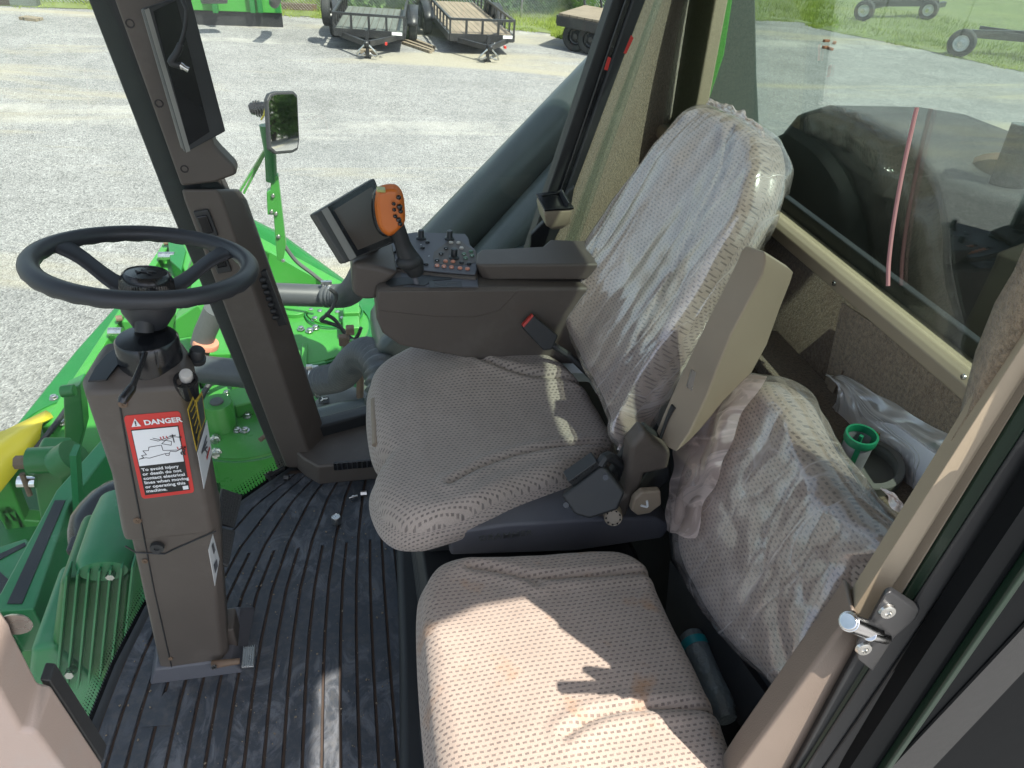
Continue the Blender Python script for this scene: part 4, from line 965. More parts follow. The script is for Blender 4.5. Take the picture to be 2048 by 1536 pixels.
mb = MB(); mb.tube([P(x, y, 1, 1.525) for x, y in ((361, 88), (354, 105), (343, 122), (345, 127), (362, 132))], [.0055, .0065, .0068, .0068, .006], 12, smooth=3); mb.build('plug', 'black_rubber', cb_)
mb = MB(); mb.tube([P(x, y, 1, 1.525) for x, y in ((360, 130), (366, 134), (366.5, 134.3), (377, 140))], [.0062, .0062, .005, .005], 14); mb.build('connector', 'steel', cb_)
# ================================================================== ARMREST CONSOLE
YF = 1.47
con = thing('armrest_console', (.3, 1.5, .55), 'brown armrest console with keypad and storage tray on the far side of the operator seat', 'console')
def Pk(x, y, Y=YF): return P(x, y, 1, Y)
zt = P(955, 578, 1, YF).z
def Pt(x, y, dz=0.): return P(x, y, 2, zt+dz)
# lower body : near face outline, extruded away from the camera
mb = MB(); mb.prism([Pk(*q) for q in ((756, 578), (753, 590), (753, 640), (765, 668), (800, 693), (1000, 730), (1180, 730), (1180, 576), (955, 576))], (0, .14, 0)); kb = mb.build('lower_body', 'plastic_brown', con, bevel=.010, seg=4)
mb = MB(); mb.prism([Pk(*q, YF-.002) for q in ((757, 582), (754, 622), (860, 634), (950, 636), (1000, 622), (1040, 580))], (0, .012, 0)); mb.build('side_cover', 'plastic_brown', con, bevel=.004, seg=3)
# tray
mb = MB(); mb.prism([Pt(*q, .004) for q in ((765, 560), (775, 545), (860, 541), (955, 553), (957, 576), (762, 577))], (0, 0, .004)); mb.build('tray', 'panel_grey', con, bevel=.003)
mb = MB(); mb.prism([Pt(*q, .0085) for q in ((771, 569), (773, 561), (790, 556), (830, 553), (895, 549), (906, 553), (903, 559), (870, 561), (858, 566), (850, 572), (835, 571), (820, 569), (782, 574))], (0, 0, .0012)); mb.build('slot', 'black_rubber', con, bevel=.0005)
mb = MB(); mb.prism([Pt(*q, .0088) for q in ((858, 563), (923, 563), (925, 575), (858, 576))], (0, 0, .0012)); tp_ = mb.build('pictogram_plate', 'plastic_dark', con)
mb = MB(); mb.tube([Pt(x, y, .0102) for x, y in ((868, 566), (876, 569), (892, 570), (894, 566), (912, 566))], .0006, 5); mb.tube([Pt(x, y, .0102) for x, y in ((868, 572), (890, 574), (916, 572))], .0006, 5); mb.build('pictogram', 'tube_grey', tp_)
# raised forward body with keypad
zk = zt+.014
kp = [(703, 522), (740, 500), (800, 470), (830, 464), (932, 468), (938, 476), (941, 490), (953, 500), (957, 540), (953, 556), (880, 550), (800, 540), (740, 534)]
top = [P(x, y, 2, zk) for x, y in kp]
mb = MB(); low_ = [p+V((0, 0, -.03)) for p in top]; mb.loft([low_, top]); mb.build('front_body', 'plastic_brown', con, bevel=.006, seg=3)
mb = MB(); mb.prism([P(x, y, 2, zk+.001) for x, y in ((705, 525), (745, 501), (802, 471), (831, 466), (930, 469.5), (936, 477), (939, 491), (950, 501), (954, 541), (950, 551), (880, 546), (800, 537))], (0, 0, .003)); kpd = mb.build('keypad', 'panel_grey', con, bevel=.0012)
mb = MB(); mb.prism([P(x, y, 2, zk+.0043) for x, y in ((866, 515), (868, 504), (897, 482), (903, 481), (922, 482), (934, 492), (951, 503), (952, 525), (930, 530), (904, 531), (868, 528))], (0, 0, .0006)); mb.build('key_field', 'plastic_brown', kpd)
nf = MB(); nf.prism([Pk(*q, 1.50) for q in ((704, 525), (704, 588), (725, 602), (757, 600), (760, 580), (800, 546), (760, 535))], (0, .16, 0)); nf.build('front_housing', 'plastic_brown', con, bevel=.016, seg=4)
zb = zk+.0048
def btn(x, y, mat, r=.0052):
    c = P(x, y, 2, zb); mb = MB(); mb.lathe(c, (0, 0, 1), [(r*1.15, 0), (r*1.1, .002), (r, .0035), (r*.8, .0042), (.0005, .0045)], 16); mb.build('key', mat, kpd)
for x, y in ((902, 486), (917, 486.5), (923, 497)): btn(x, y, 'btn_white')
for x, y in ((942, 504), (928, 509), (944, 512), (931, 517)): btn(x, y, 'btn_green')
for x, y in ((891, 523), (906, 524), (874, 532), (888, 533.5), (903, 535), (920, 537), (935, 538.5)): btn(x, y, 'btn_orange')
for x, y in ((892, 497), (882, 508), (874, 521), (923, 526), (938, 528), (855, 485), (845, 496), (852, 529)): btn(x, y, 'btn_dark')
for i_, (x, y) in enumerate(((892, 497), (882, 508), (874, 521), (928, 509), (944, 512), (931, 517), (874, 532), (888, 533.5), (903, 535), (842, 489), (858, 512), (790, 520))):
    c = P(x, y, 2, zb+.0048); mb = MB(); mb.bar(c-V((.0022, 0, 0)), c+V((.0022, 0, 0)), .0009, .0004); mb.bar(c-V((0, .002*(i_ % 2), 0)), c+V((0, .0022, 0)), .0009, .0004); mb.build('key_icon', 'decal_white', kpd, smooth=0)
def knob(x, y, s=1.): 
    c = P(x, y, 2, zb-.001); mb = MB(); mb.lathe(c, (0, 0, 1), [(.013*s, 0), (.0125*s, .003), (.0085*s, .005), (.0078*s, .006), (.0075*s, .022*s), (.0065*s, .0235*s), (.0005, .024*s)], 24); mb.build('rotary_knob', 'btn_dark', kpd)
knob(842, 477); knob(899, 478); knob(908, 516, 1.08)
mb = MB(); mb.prism([P(x, y, 2, zb) for x, y in ((776, 506), (786, 499), (795, 503), (784, 511))], (0, 0, .006)); mb.build('rocker_key', 'btn_dark', kpd, bevel=.0015)
# armrest pad
za = zt+.045
mb = MB(); A_ = [P(x, y, 2, za) for x, y in ((953, 506), (962, 498), (1085, 492), (1100, 478), (1215, 482), (1215, 528), (958, 530), (950, 526))]
B_ = [p+V((0, 0, -.045)) for p in A_]; B_[6] = B_[6]+V((.03, .004, 0)); B_[7] = B_[7]+V((.02, .006, 0))
mb.loft([B_, A_]); mb.build('armrest_pad', 'plastic_brown', con, bevel=.008, seg=4)
# touch screen
scq = thing('touch_screen', P(700, 440, 1, 1.55), 'square dark touch screen with a grey framed edge, mounted on the console front', 'screen')
sp_ = [(629, 428), (748, 356), (790, 488), (692, 526)]; sp_ = [(628, 427), (750, 355), (797, 482), (690, 527)]
p0 = P(628, 427, 1, 1.50); nn = V((.55, -.62, .42)).normalized()
sq = [PP(x, y, p0, nn) for x, y in sp_]
mb = MB(); mb.prism(sq, -nn*.022); fr_ = mb.build('housing', 'frame_grey', scq, bevel=.005, seg=3)
mb = MB(); mb.prism([PP(x, y, p0+nn*.0008, nn) for x, y in ((643, 421), (655, 414), (713, 514), (700, 521))], -nn*.001); mb.build('edge_strip', 'silver', fr_)
mb = MB(); mb.prism([PP(x, y, p0+nn*.0006, nn) for x, y in ((656, 414), (746, 360), (791, 481), (714, 513))], -nn*.001); mb.build('bezel', 'black_gloss', fr_)
mb = MB(); mb.prism([PP(x, y, p0+nn*.001, nn) for x, y in ((668, 420), (744, 373), (780, 474), (716, 500))], -nn*.001); mb.build('screen', 'screen', fr_, smooth=0)
mb = MB(); mb.tube([PP(740, 480, p0-nn*.03, nn), P(745, 512, 2, zk)], .02, 12); mb.build('mount', 'plastic_dark', scq)
# joystick
js = thing('control_stick', P(822, 530, 2, zk), 'drive control stick with an orange button head and black grip on the console', 'joystick')
def Pj(x, y, Y=1.50): return P(x, y, 1, Y)
mb = MB(); mb.tube([Pj(834, 572, 1.49), Pj(831, 560, 1.495), Pj(824, 545, 1.50)], [.0075, .0065, .0065], 10); mb.build('stem', 'panel_grey', js)
mb = MB(); mb.tube([Pj(x, y) for x, y in ((832, 548), (826, 530), (814, 510), (806, 490), (798, 465), (790, 440))], [.018, .026, .023, .0185, .0175, .016], 18, smooth=4); mb.build('grip', 'black_rubber', js, smooth=80)
mb = MB(); mb.ball(Pj(818, 524, 1.492), (.030, .022, .02), 14); mb.build('palm_rest', 'black_rubber', js)
# head : outline disc extruded with rounding
ho = [(752, 383), (762, 377), (783, 377), (795, 385), (803, 400), (808, 425), (811, 448), (803, 463), (792, 471), (782, 473), (768, 463), (758, 445), (751, 420), (749, 400)]
cushion('head', ho, Pj(780, 425, 1.478), V((1, 0, .1)), V((0, .15, 1)), .030, .012, 'orange', js, bulge=.004, N=60, MR=20)
hb = [(x-7, y+1) for x, y in ho]
cushion('head_back', hb, Pj(775, 425, 1.492), V((1, 0, .1)), V((0, .15, 1)), .02, .006, 'black_gloss', js, bulge=.002, N=60, MR=12)
mb = MB(); mb.box(Pj(762, 379, 1.482), (.018, .022, .006), Matrix.Rotation(.1, 3, 'Y')); mb.build('top_button', 'olive', js, bevel=.002)
for x, y, r in ((797, 396, .0055), (787, 409, .0042), (788, 421, .0042), (799, 415, .0065), (801, 424, .005), (790, 434, .0048), (797, 441, .006), (800, 449, .0055)):
    mb = MB(); c = Pj(x, y, 1.471); mb.lathe(c+V((0, .004, 0)), (.25, -1, .3), [(r, 0), (r*.95, .005), (r*.6, .0065), (.0003, .007)], 7); mb.build('thumb_button', 'black_gloss', js)
# seat belt buckle
bk = thing('belt_buckle', P(1075, 665, 1, 1.44), 'black seat belt buckle with a red release edge beside the console', 'buckle')
n_ = V((-.1, -1, .35)).normalized(); p0 = P(1080, 670, 1, 1.425)
mb = MB(); mb.prism([PP(x, y, p0, n_) for x, y in ((1043, 655), (1066, 630), (1117, 672), (1104, 700), (1088, 702))], -n_*.02); mb.build('body', 'black_rubber', bk, bevel=.004)
mb = MB(); mb.prism([PP(x, y, p0+n_*.0005, n_) for x, y in ((1044, 651), (1065, 629), (1068, 632), (1048, 655))], -n_*.018); mb.build('release_button', 'red', bk, bevel=.001)
mb = MB(); mb.tube([PP(x, y, p0-n_*.01, n_) for x, y in ((1105, 690), (1140, 712), (1200, 770))], .009, 8); mb.build('strap', 'black_rubber', bk)

# ================================================================== OPERATOR SEAT
seat = thing('operator_seat', (.35, 1.2, .1), 'sprung operator seat in dotted beige fabric, its backrest wrapped in clear plastic', 'seat')
zs = .45
oc = [(736, 770), (745, 718), (800, 690), (880, 676), (960, 670), (1035, 686), (1110, 722), (1180, 775), (1222, 832), (1236, 866), (1205, 900), (1165, 920), (1100, 946), (1040, 970), (985, 996), (925, 1020), (860, 1032), (805, 1024), (770, 998), (750, 960), (744, 925), (754, 900), (770, 880), (756, 862), (744, 830)]
sc0 = G(980, 860, zs)
def seat_top(x, y):     # x forward/back, y lateral : world offsets from origin
    X, Y = sc0.x+x, sc0.y+y
    h = 0.030*min(1, max(0, (abs(Y-1.215)-.10)/.12))**1.5*min(1, max(0, (X-.12)/.15))
    h += -.012*math.exp(-((Y-1.215)/.12)**2)
    h += -.030*max(0, (.14-X)/.12)**1.5 if X < .14 else 0
    return h
cush = cushion('seat_cushion', oc, sc0, (1, 0, 0), (0, 1, 0), .115, .045, 'fabric', seat, top=seat_top, bulge=.012, nz=.0025,
    seams=[[(858, 682), (900, 700), (960, 735), (1040, 757), (1130, 763), (1200, 770)], [(900, 965), (960, 930), (1040, 900), (1120, 885), (1215, 876)]], centre=(980, 870))
mb = MB(); mb.tube([P(748, 800, 2, .41), P(750, 850, 2, .40), P(751, 890, 2, .385)], .0085, 10); mb.tube([P(753, 885, 2, .37), P(700, 885, 2, .36)][:1]*2, .004); mb.build('height_lever', 'beige_plastic', seat)
# seat pan and side frame
mb = MB(); mb.prism([P(x, y, 2, .36) for x, y in ((800, 1000), (1010, 1060), (1240, 1010), (1260, 900), (1180, 760), (820, 760))], (0, 0, -.05)); mb.build('seat_pan', 'black_paint', seat, bevel=.01)
# suspension: upper cover with embossed name, bellows, plinth
mb = MB(); cv = [G(x, y, .30) for x, y in ((852, 1072), (1150, 1050), (1285, 1040), (1325, 1020), (1310, 985), (1200, 960), (880, 980))]
for p in cv: p.y += 0
mb.prism(cv, (0, 0, -.06)); ucv = mb.build('suspension_cover', 'plastic_dark', seat, bevel=.012, seg=3)
mb = MB(); a = G(1060, 1072, .285); 
for i in range(5):
    z = .22-.04*i; sc_ = .02*(i % 2)
    pass
bx0, bx1, by0, by1 = .10, .60, .93, 1.42
mb = MB(); rings = []
for i in range(11):
    z = .24-.022*i; q = .016*(i % 2); rings.append([V((bx0-q+.02, by0-q, z)), V((bx1+q, by0-q, z)), V((bx1+q, by1+q, z)), V((bx0-q+.02, by1+q, z))])
mb.loft(rings); mb.build('bellows', 'black_rubber', seat, bevel=.006)
mb = MB(); mb.box((.36, 1.17, .0), (.56, .54, .05)); mb.build('plinth', 'plastic_dark', seat, bevel=.01)
# side frame arm rising to the backrest, knob, lever
fy = 1.0
mb = MB(); mb.prism([P(x, y, 1, .985) for x, y in ((1180, 1038), (1250, 990), (1256, 935), (1262, 895), (1290, 862), (1310, 888), (1345, 905), (1338, 940), (1290, 950), (1280, 990), (1262, 1010), (1250, 1048), (1215, 1058), (1188, 1050))], (0, .045, 0)); mb.build('side_frame', 'plastic_brown', seat, bevel=.012, seg=4)
mb = MB(); mb.prism([P(x, y, 1, 1.03) for x, y in ((1290, 850), (1330, 880), (1345, 960), (1240, 1040), (1180, 1010), (1250, 900))], (0, .02, 0)); mb.build('recliner_plate', 'plastic_dark', seat, bevel=.008)
mb = MB(); mb.prism([P(x, y, 1, .975) for x, y in ((900, 1066), (1010, 1050), (1180, 1040), (1310, 1036), (1345, 1052), (1325, 1078), (1150, 1104), (900, 1112))], (0, .3, 0)); srl = mb.build('side_rail', 'panel_grey', seat, bevel=.008)
text('GRAMMER', .0225, P(957, 1082, 1, .9745), (1, 0, .0), (0, 0, 1), 'tube_grey', srl, 'embossed_name', .002, .0004, 1.15)
c = P(1232, 1045, 1, .935); kx = V((-.32, -.85, .5))
mb = MB(); mb.lathe(c+V((0, .02, 0)), kx, [(.020, -.02), (.0195, .012), (.0175, .017), (.0155, .0165), (.0145, .014), (.0005, .014)], 28); kk = mb.build('adjuster_knob', 'beige_plastic', seat)
mb = MB(); kxn = kx.normalized(); uu = kxn.orthogonal().normalized(); vv = kxn.cross(uu)
for i in range(9): a = i*.698; mb.ball(c+V((0, .02, 0))+kxn*.0162+(uu*math.cos(a)+vv*math.sin(a))*.0150, .0022, 6)
mb.build('knob_ring', 'black_gloss', kk)
mb = MB(); mb.prism([P(x, y, 1, .955) for x, y in ((1262, 1022), (1268, 1000), (1285, 985), (1322, 983), (1324, 1010), (1300, 1028), (1275, 1032))], (0, .018, 0)); lv_ = mb.build('backrest_lever', 'beige_plastic', seat, bevel=.005, seg=3)
mb = MB()
for q0 in (((1294, 1002), (1295, 1013)), ((1282, 1011), (1295, 1014))): mb.bar(P(*q0[0], 1, .9535), P(*q0[1], 1, .9535), .003, .004)
mb.build('seat_symbol', 'decal_white', lv_)
# belt retractor
rt = thing('belt_retractor', P(1190, 980, 1, .95), 'black seat belt retractor housing on the near side of the operator seat', 'belt retractor')
p0 = P(1190, 985, 1, .955); n_ = V((-.35, -.8, .55)).normalized()
mb = MB(); mb.prism([PP(x, y, p0, n_) for x, y in ((1123, 992), (1200, 932), (1212, 935), (1250, 985), (1235, 1020), (1180, 1038), (1150, 1030))], -n_*.045); rb = mb.build('housing', 'black_rubber', rt, bevel=.010, seg=4)
mb = MB(); a, b = PP(1138, 965, p0+n_*.002, n_), PP(1195, 925, p0+n_*.002, n_); mb.bar(a-n_*.02, b-n_*.02, .03, .035)
for i in range(8): mb.bar(a.lerp(b, .15+i*.1), a.lerp(b, .15+i*.1)-n_*.02, .003, .01)
mb.build('ratchet', 'plastic_dark', rt, bevel=.002)
for q_ in ((1211, 955), (1132, 1010)): mb = MB(); mb.lathe(PP(*q_, p0+n_*.0008, n_), n_, [(.006, 0), (.006, .0005), (.0005, .0005)], 14); mb.build('screw_hole', 'black_gloss', rb)
mb = MB(); mb.tube([P(1200, 930, 1, .99), P(1215, 912, 1, 1.0), P(1245, 935, 1, 1.02), P(1250, 975, 1, 1.02)], .011, 8, smooth=3); mb.build('belt_webbing', 'black_rubber', rt)
# backrest
bo = [(1405, 205), (1370, 222), (1340, 268), (1290, 340), (1230, 412), (1178, 490), (1148, 560), (1136, 625), (1141, 690), (1163, 740), (1190, 790), (1210, 840), (1226, 880), (1244, 855), (1272, 785), (1312, 705), (1356, 625), (1404, 545), (1456, 468), (1496, 398), (1514, 340), (1516, 295), (1504, 258), (1456, 224)]
e_up = V((.30, 0, .56)).normalized(); e_lat = V((0, 1, 0)); bo0 = V((.60, 1.30, .66))
n_b = V((-.56, 0, .30)).normalized()
def bk_top(x, y):
    a = abs(x+.0)  # lateral from centre
    return .035*min(1, max(0, (abs(x-.03)-.13)/.09))**1.3*(1 if y < .35 else max(0, 1-(y-.35)/.15))-.008*math.exp(-((y-.12)/.1)**2)
# axes: u = lateral, v = up ; normal must face the driver
def cush2(name, out, mat, grow, H, r, **k):
    return cushion(name, out, bo0+n_b*(.0 if grow == 0 else grow*.5), V((0, -1, 0)), e_up, H, r, mat, seat, grow=grow, **k)
bc = cush2('backrest', bo, 'fabric', 0, .095, .04, top=bk_top, bulge=.008, nz=.003, centre=(1350, 540),
    seams=[[(1462, 250), (1450, 330), (1405, 430), (1345, 540), (1285, 650), (1228, 790)], [(1370, 250), (1300, 350), (1220, 470), (1180, 570)]])
import copy
wv = cush2('plastic_wrap', bo, 'wrap', .007, .105, .042, top=lambda x, y: bk_top(x, y)*.75+.006+.008*abs(noise.noise(V((x*16, y*3.2, 2)))), bulge=.012, nz=.002, centre=(1350, 540), jag=.03)
# torn film edge on top and along the side
def ragged(name, pts, n0, mat, parent, wid, seed, amp=.014, seg=26, ph=0.):
    c_, _ = spl([V(p) for p in pts], seg); r = random.Random(seed); rows = []; K_ = 7
    for k in range(K_+1):
        t = k/K_; rows.append([p+V(n0)*wid*t*(1+.55*noise.noise(p*22+V((seed, 0, 0))))+V((noise.noise(p*38+V((k*.7, 0, seed))), noise.noise(p*41+V((0, k*.7, seed))), noise.noise(p*44+V((0, seed, k*.7)))))*amp*(.25+t) for p in c_])
    mb = MB(); mb.grid(rows); uv = [(i*.006, k*.02) for k in range(K_+1) for i in range(len(c_))]
    return mb.build(name, mat, parent, smooth=80, uv=uv)
def Bp(x, y, h=0.): return PP(x, y, bo0+n_b*h, n_b)
ragged('loose_film', [Bp(1412, 208, -.03), Bp(1450, 224, -.03), Bp(1500, 252, -.035), Bp(1520, 295, -.04)], (.4, 0, 1), 'film_pink', seat, .014, 4, .005)
ragged('loose_film', [Bp(1520, 300, -.07), Bp(1518, 350, -.07), Bp(1486, 430, -.07), Bp(1420, 530, -.06), Bp(1360, 640, -.05), Bp(1310, 730, -.04), Bp(1275, 810, -.03), Bp(1235, 900, -.02)], (.5, -.8, -.1), 'film_pink', seat, .022, 9, .014)
# hard shell of the backrest
sh_ = [(x+(x-1350)*.0+10, y+6) for x, y in bo]
mb = MB(); ctr = Bp(1350, 540, -.10); oo = [ctr+(Bp(x, y, -.10)-ctr)*.90 for x, y in bo]; oo = resample(spl(oo, 6, closed=True)[0], 80)
mb.loft([oo, [p-n_b*.03 for p in oo], [ctr-n_b*.05+(p-ctr)*.86 for p in oo]]); mb.build('back_shell', 'black_rubber', seat, smooth=50)
# raised left armrest
arm = MB()
def Pa(x, y, Y=.985): return P(x, y, 1, Y)
L_ = [(1300, 880), (1330, 820), (1385, 690), (1440, 590), (1478, 510), (1488, 494), (1500, 489), (1515, 494), (1535, 520), (1570, 528), (1586, 542), (1586, 560), (1570, 610), (1530, 700), (1500, 760), (1470, 800), (1400, 830), (1375, 890), (1350, 905), (1310, 900)]
# -X face (front) and -Y face (side): build as loft along the arm axis
ax_pts = [((1305, 880), (1352, 905), (1380, 880)), ((1325, 830), (1380, 865), (1410, 850)), ((1352, 770), (1412, 795), (1450, 800)), ((1385, 700), (1440, 722), (1505, 745)), ((1412, 645), (1462, 668), (1535, 690)), ((1445, 580), (1495, 605), (1560, 620)), ((1472, 525), (1524, 548), (1582, 565)), ((1482, 500), (1530, 522), (1588, 545)), ((1494, 490), (1528, 502), (1572, 530))]
rings = []
for l, g, r in ax_pts:
    a = P(*l, 1, 1.045); b = P(*g, 1, .975); c = P(*r, 1, .985); d = a+(c-b)
    rings.append([a, b, c, d])
am = MB(); am.loft(rings); arm_o = am.build('armrest', 'beige_plastic', seat, bevel=.018, seg=6)
mb = MB(); a, b = P(1352, 795, 1, 1.018), P(1318, 872, 1, 1.018)
def on_front(x, y): 
    n = (rings[1][1]-rings[1][0]).cross(rings[2][0]-rings[1][0]).normalized(); n = n if n.y < 0 else -n
    return PP(x, y, rings[1][0]+n*.0012, n)
mb.tube([on_front(*q) for q in ((1348, 812), (1342, 822), (1333, 842), (1320, 878))], [.0065, .0055, .004, .0035], 8); mb.build('slot', 'plastic_dark', arm_o)
mb = MB(); mb.prism([P(x, y, 1, .967) for x, y in ((1352, 768), (1378, 722), (1400, 690), (1440, 735), (1430, 750))][:0] or [P(x, y, 1, .972) for x, y in ((1374, 775), (1384, 740), (1392, 745), (1384, 782))], (0, .004, 0)); mb.build('hinge_pin', 'steel', arm_o)

# ================================================================== TRAINING SEAT
ts = thing('training_seat', (.35, .7, .1), 'folding passenger seat in stained dotted fabric nearest the camera, with plastic wrapped backrest', 'seat')
tz = .43
to = [(842, 1195), (850, 1150), (885, 1108), (950, 1093), (1080, 1088), (1200, 1083), (1255, 1090), (1292, 1115), (1318, 1165), (1350, 1230), (1400, 1325), (1440, 1410), (1472, 1490), (1490, 1580), (1480, 1700), (1380, 1790), (1150, 1800), (980, 1790), (900, 1700), (875, 1560), (858, 1420), (846, 1290)]
tc0 = G(1120, 1380, tz)
def t_top(x, y): return .010*math.cos(x*7)*math.cos(y*8)
cushion('seat_cushion', to, tc0, (1, 0, 0), (0, 1, 0), .11, .042, 'fabric_warm', ts, top=t_top, bulge=.012, nz=.003, centre=(1150, 1420),
    seams=[[(1040, 1150), (1110, 1152), (1200, 1148), (1300, 1142)], [(940, 1128), (1000, 1138), (1045, 1150), (1075, 1165)], [(1130, 1475), (1200, 1435), (1300, 1418), (1460, 1412)]])
mb = MB(); bx = [V((p.x, p.y, 0)) for p in [tc0+V((-.22, -.20, 0)), tc0+V((.22, -.20, 0)), tc0+V((.22, .17, 0)), tc0+V((-.21, .17, 0))]]
mb.loft([[p+V((0, 0, .0)) for p in bx], [p+V((0, 0, .33)) for p in bx]]); mb.build('seat_box', 'black_rubber', ts, bevel=.015)
# backrest leaning on the rear wall
tb = [(1425, 768), (1450, 756), (1490, 752), (1528, 764), (1570, 803), (1610, 888), (1674, 990), (1752, 1056), (1784, 1084), (1770, 1110), (1745, 1150), (1680, 1225), (1610, 1310), (1545, 1398), (1490, 1345), (1430, 1285), (1375, 1195), (1338, 1115), (1332, 1050), (1345, 960), (1370, 860)]
tn = V((-.5, 0, .22)).normalized(); t0 = V((.70, .8, .60)); tup = V((.22, 0, .5)).normalized()
def tb_top(x, y): return -.014*(x/.25)**2-.010*(y/.22)**2+.006
tbk = cushion('backrest', tb, t0, V((0, -1, 0)), tup, .09, .05, 'fabric', ts, top=tb_top, bulge=.01, nz=.004, centre=(1560, 1070))
tw = [(1382, 738), (1440, 732), (1530, 750), (1575, 796), (1618, 884), (1684, 985), (1764, 1052), (1800, 1080), (1788, 1112), (1720, 1130), (1690, 1180), (1640, 1260), (1600, 1330), (1545, 1402), (1490, 1352), (1425, 1292), (1365, 1205), (1326, 1120), (1324, 1050), (1338, 960), (1362, 860), (1376, 790)]
cushion('plastic_wrap', tw, t0+tn*.010, V((0, -1, 0)), tup, .10, .05, 'wrap2', ts, top=lambda x, y: tb_top(x, y)+.008*abs(noise.noise(V((x*11+y*6, y*7-x*5, 4)))), bulge=.012, nz=.0025, centre=(1560, 1070), jag=.03)
def Tp(x, y, h=0.): return PP(x, y, t0+tn*h, tn)
mb = MB(); rw = []
A1 = [(1384, 745), (1372, 810), (1356, 880), (1345, 940), (1334, 1000), (1326, 1060)]; A2 = [(1535, 752), (1500, 810), (1468, 870), (1440, 940), (1410, 1010), (1386, 1080)]
rows = []
for i, (a, b) in enumerate(zip(spl([Tp(*q, -.01) for q in A1], 7)[0], spl([Tp(*q, .034) for q in A2], 7)[0])):
    rows.append([a.lerp(b, t/14)+V((noise.noise(V((i*.16, t*.22, 1)))*.014, noise.noise(V((i*.15, t*.2, 7)))*.014, .0)) for t in range(15)])
mb.grid(rows); mb.add([Tp(1392, 714, -.0), Tp(1384, 745, -.01), Tp(1402, 742, -.005)], [(0, 1, 2)])
uvs = [(i*.01, j*.01) for i in range(len(rows)) for j in range(15)]+[(0, 0)]*3
mb.build('loose_film', 'film_pink', ts, smooth=80, uv=uvs)
ragged('loose_film', [Tp(1760, 975, -.01), Tp(1800, 1010, -.01), Tp(1815, 1040, -.01), Tp(1790, 1080, -.01), Tp(1750, 1120, -.01)], (0, -.9, .1), 'film_pink', ts, .016, 14, .012)
0 and ragged('loose_film', [Tp(1330, 1120, -.02), Tp(1375, 1215, -.02), Tp(1440, 1300, -.02), Tp(1540, 1400, -.02)], (-.2, .2, -.9), 'film_pink', ts, .02, 17, .012)
mb = MB(); oo = [Tp(x, y, -.07) for x, y in tb]; mb.prism(oo, -tn*.03); mb.build('back_board', 'black_rubber', ts, bevel=.01)
mb = MB(); mb.prism([Tp(x, y, -.05) for x, y in ((1340, 1120), (1540, 1400), (1500, 1480), (1330, 1240))], -tn*.05); mb.build('hinge_box', 'black_rubber', ts)
# ================================================================== LOOSE THINGS IN THE CAB
# ash tray style cup box by the right window
cu_ = thing('ashtray', P(1110, 430, 1, 1.80), 'beige ashtray box with an open black lid, hanging by the right window post', 'ashtray')
Ya = 1.80
mb = MB(); t4 = [P(1073, 393, 1, Ya+.03), P(1090, 424, 1, Ya-.03), P(1146, 420, 1, Ya-.01), P(1124, 385, 1, Ya+.05)]
rings = [t4, [p+V((.004*(1 if i in (1, 2) else -1)*0, 0, -.012)) for i, p in enumerate(t4)]]
c4 = sum(t4, V())/4
rings.append([c4+(p-c4)*.86+V((.004, 0, -.045)) for p in t4]); rings.append([c4+(p-c4)*.35+V((.012, 0, -.072)) for p in t4])
mb.loft(rings[::-1]); ab = mb.build('bowl', 'beige_light', cu_, bevel=.005, seg=3)
mb = MB(); fr2 = [c4+(p-c4)*1.04+V((0, 0, .002)) for p in t4]; inn = [c4+(p-c4)*.72+V((0, 0, .004)) for p in t4]; 
mb.loft([fr2, [p+V((0, 0, .006)) for p in fr2], [p+V((0, 0, .004)) for p in inn], [p-V((0, 0, .02)) for p in inn]]); mb.build('black_rim', 'black_gloss', cu_, bevel=.0015)
mb = MB(); mb.bar(P(1120, 384, 1, Ya+.04), P(1136, 412, 1, Ya-.015), .004, .022); mb.build('lid', 'plastic_dark', cu_, bevel=.0015)
mb = MB(); mb.ball(P(1102, 412, 1, Ya), (.006, .006, .003), 8); mb.build('stub_disc', 'steel', cu_)
mb = MB(); mb.prism([P(x, y, 1, 1.86) for x, y in ((1062, 470), (1092, 440), (1140, 380), (1150, 372), (1142, 420), (1110, 480), (1085, 500), (1055, 560))], (0, .02, 0)); mb.build('bracket', 'black_rubber', cu_, bevel=.004)
# clear bag with booklets behind the training seat
bg_ = thing('plastic_bag', P(1780, 880, 0, .93), 'clear zip bag of booklets standing behind the passenger seat backrest', 'bag')
def Pb(x, y, X=.93): return P(x, y, 0, X)
mb = MB(); mb.prism([Pb(*q, .968) for q in ((1648, 842), (1668, 820), (1735, 838), (1790, 850), (1900, 930), (1850, 1040), (1800, 1030), (1700, 900))], (.010, 0, 0)); mb.build('booklet', 'paper', bg_, bevel=.002)
mb = MB(); mb.bar(Pb(1648, 846, .962), Pb(1712, 878, .962), .008, .010); mb.bar(Pb(1672, 828, .964), Pb(1760, 870, .964), .006, .006); mb.build('tan_edge', 'tan_paper', bg_)
o1 = [(1656, 748), (1690, 752), (1745, 780), (1800, 815), (1860, 850), (1918, 888), (1905, 930), (1880, 980), (1850, 1030), (1800, 1060), (1770, 1020)]
o2 = [(1658, 750), (1680, 782), (1666, 810), (1648, 838), (1640, 860), (1680, 905), (1715, 940), (1745, 970), (1765, 985), (1785, 1030), (1775, 1040)]
A_, _ = spl([Pb(*q, .985) for q in o1], 6); B_, _ = spl([Pb(*q, .952) for q in o2], 6)
rows = []
for i, (a, b) in enumerate(zip(A_, B_)):
    rows.append([a.lerp(b, t/26)+V((-.006*math.sin(math.pi*t/26)+.006*noise.noise(V((i*.12, t*.25, 3))), .006*noise.noise(V((i*.2, t*.2, 9))), .006*noise.noise(V((i*.2, t*.2, 2))))) for t in range(27)])
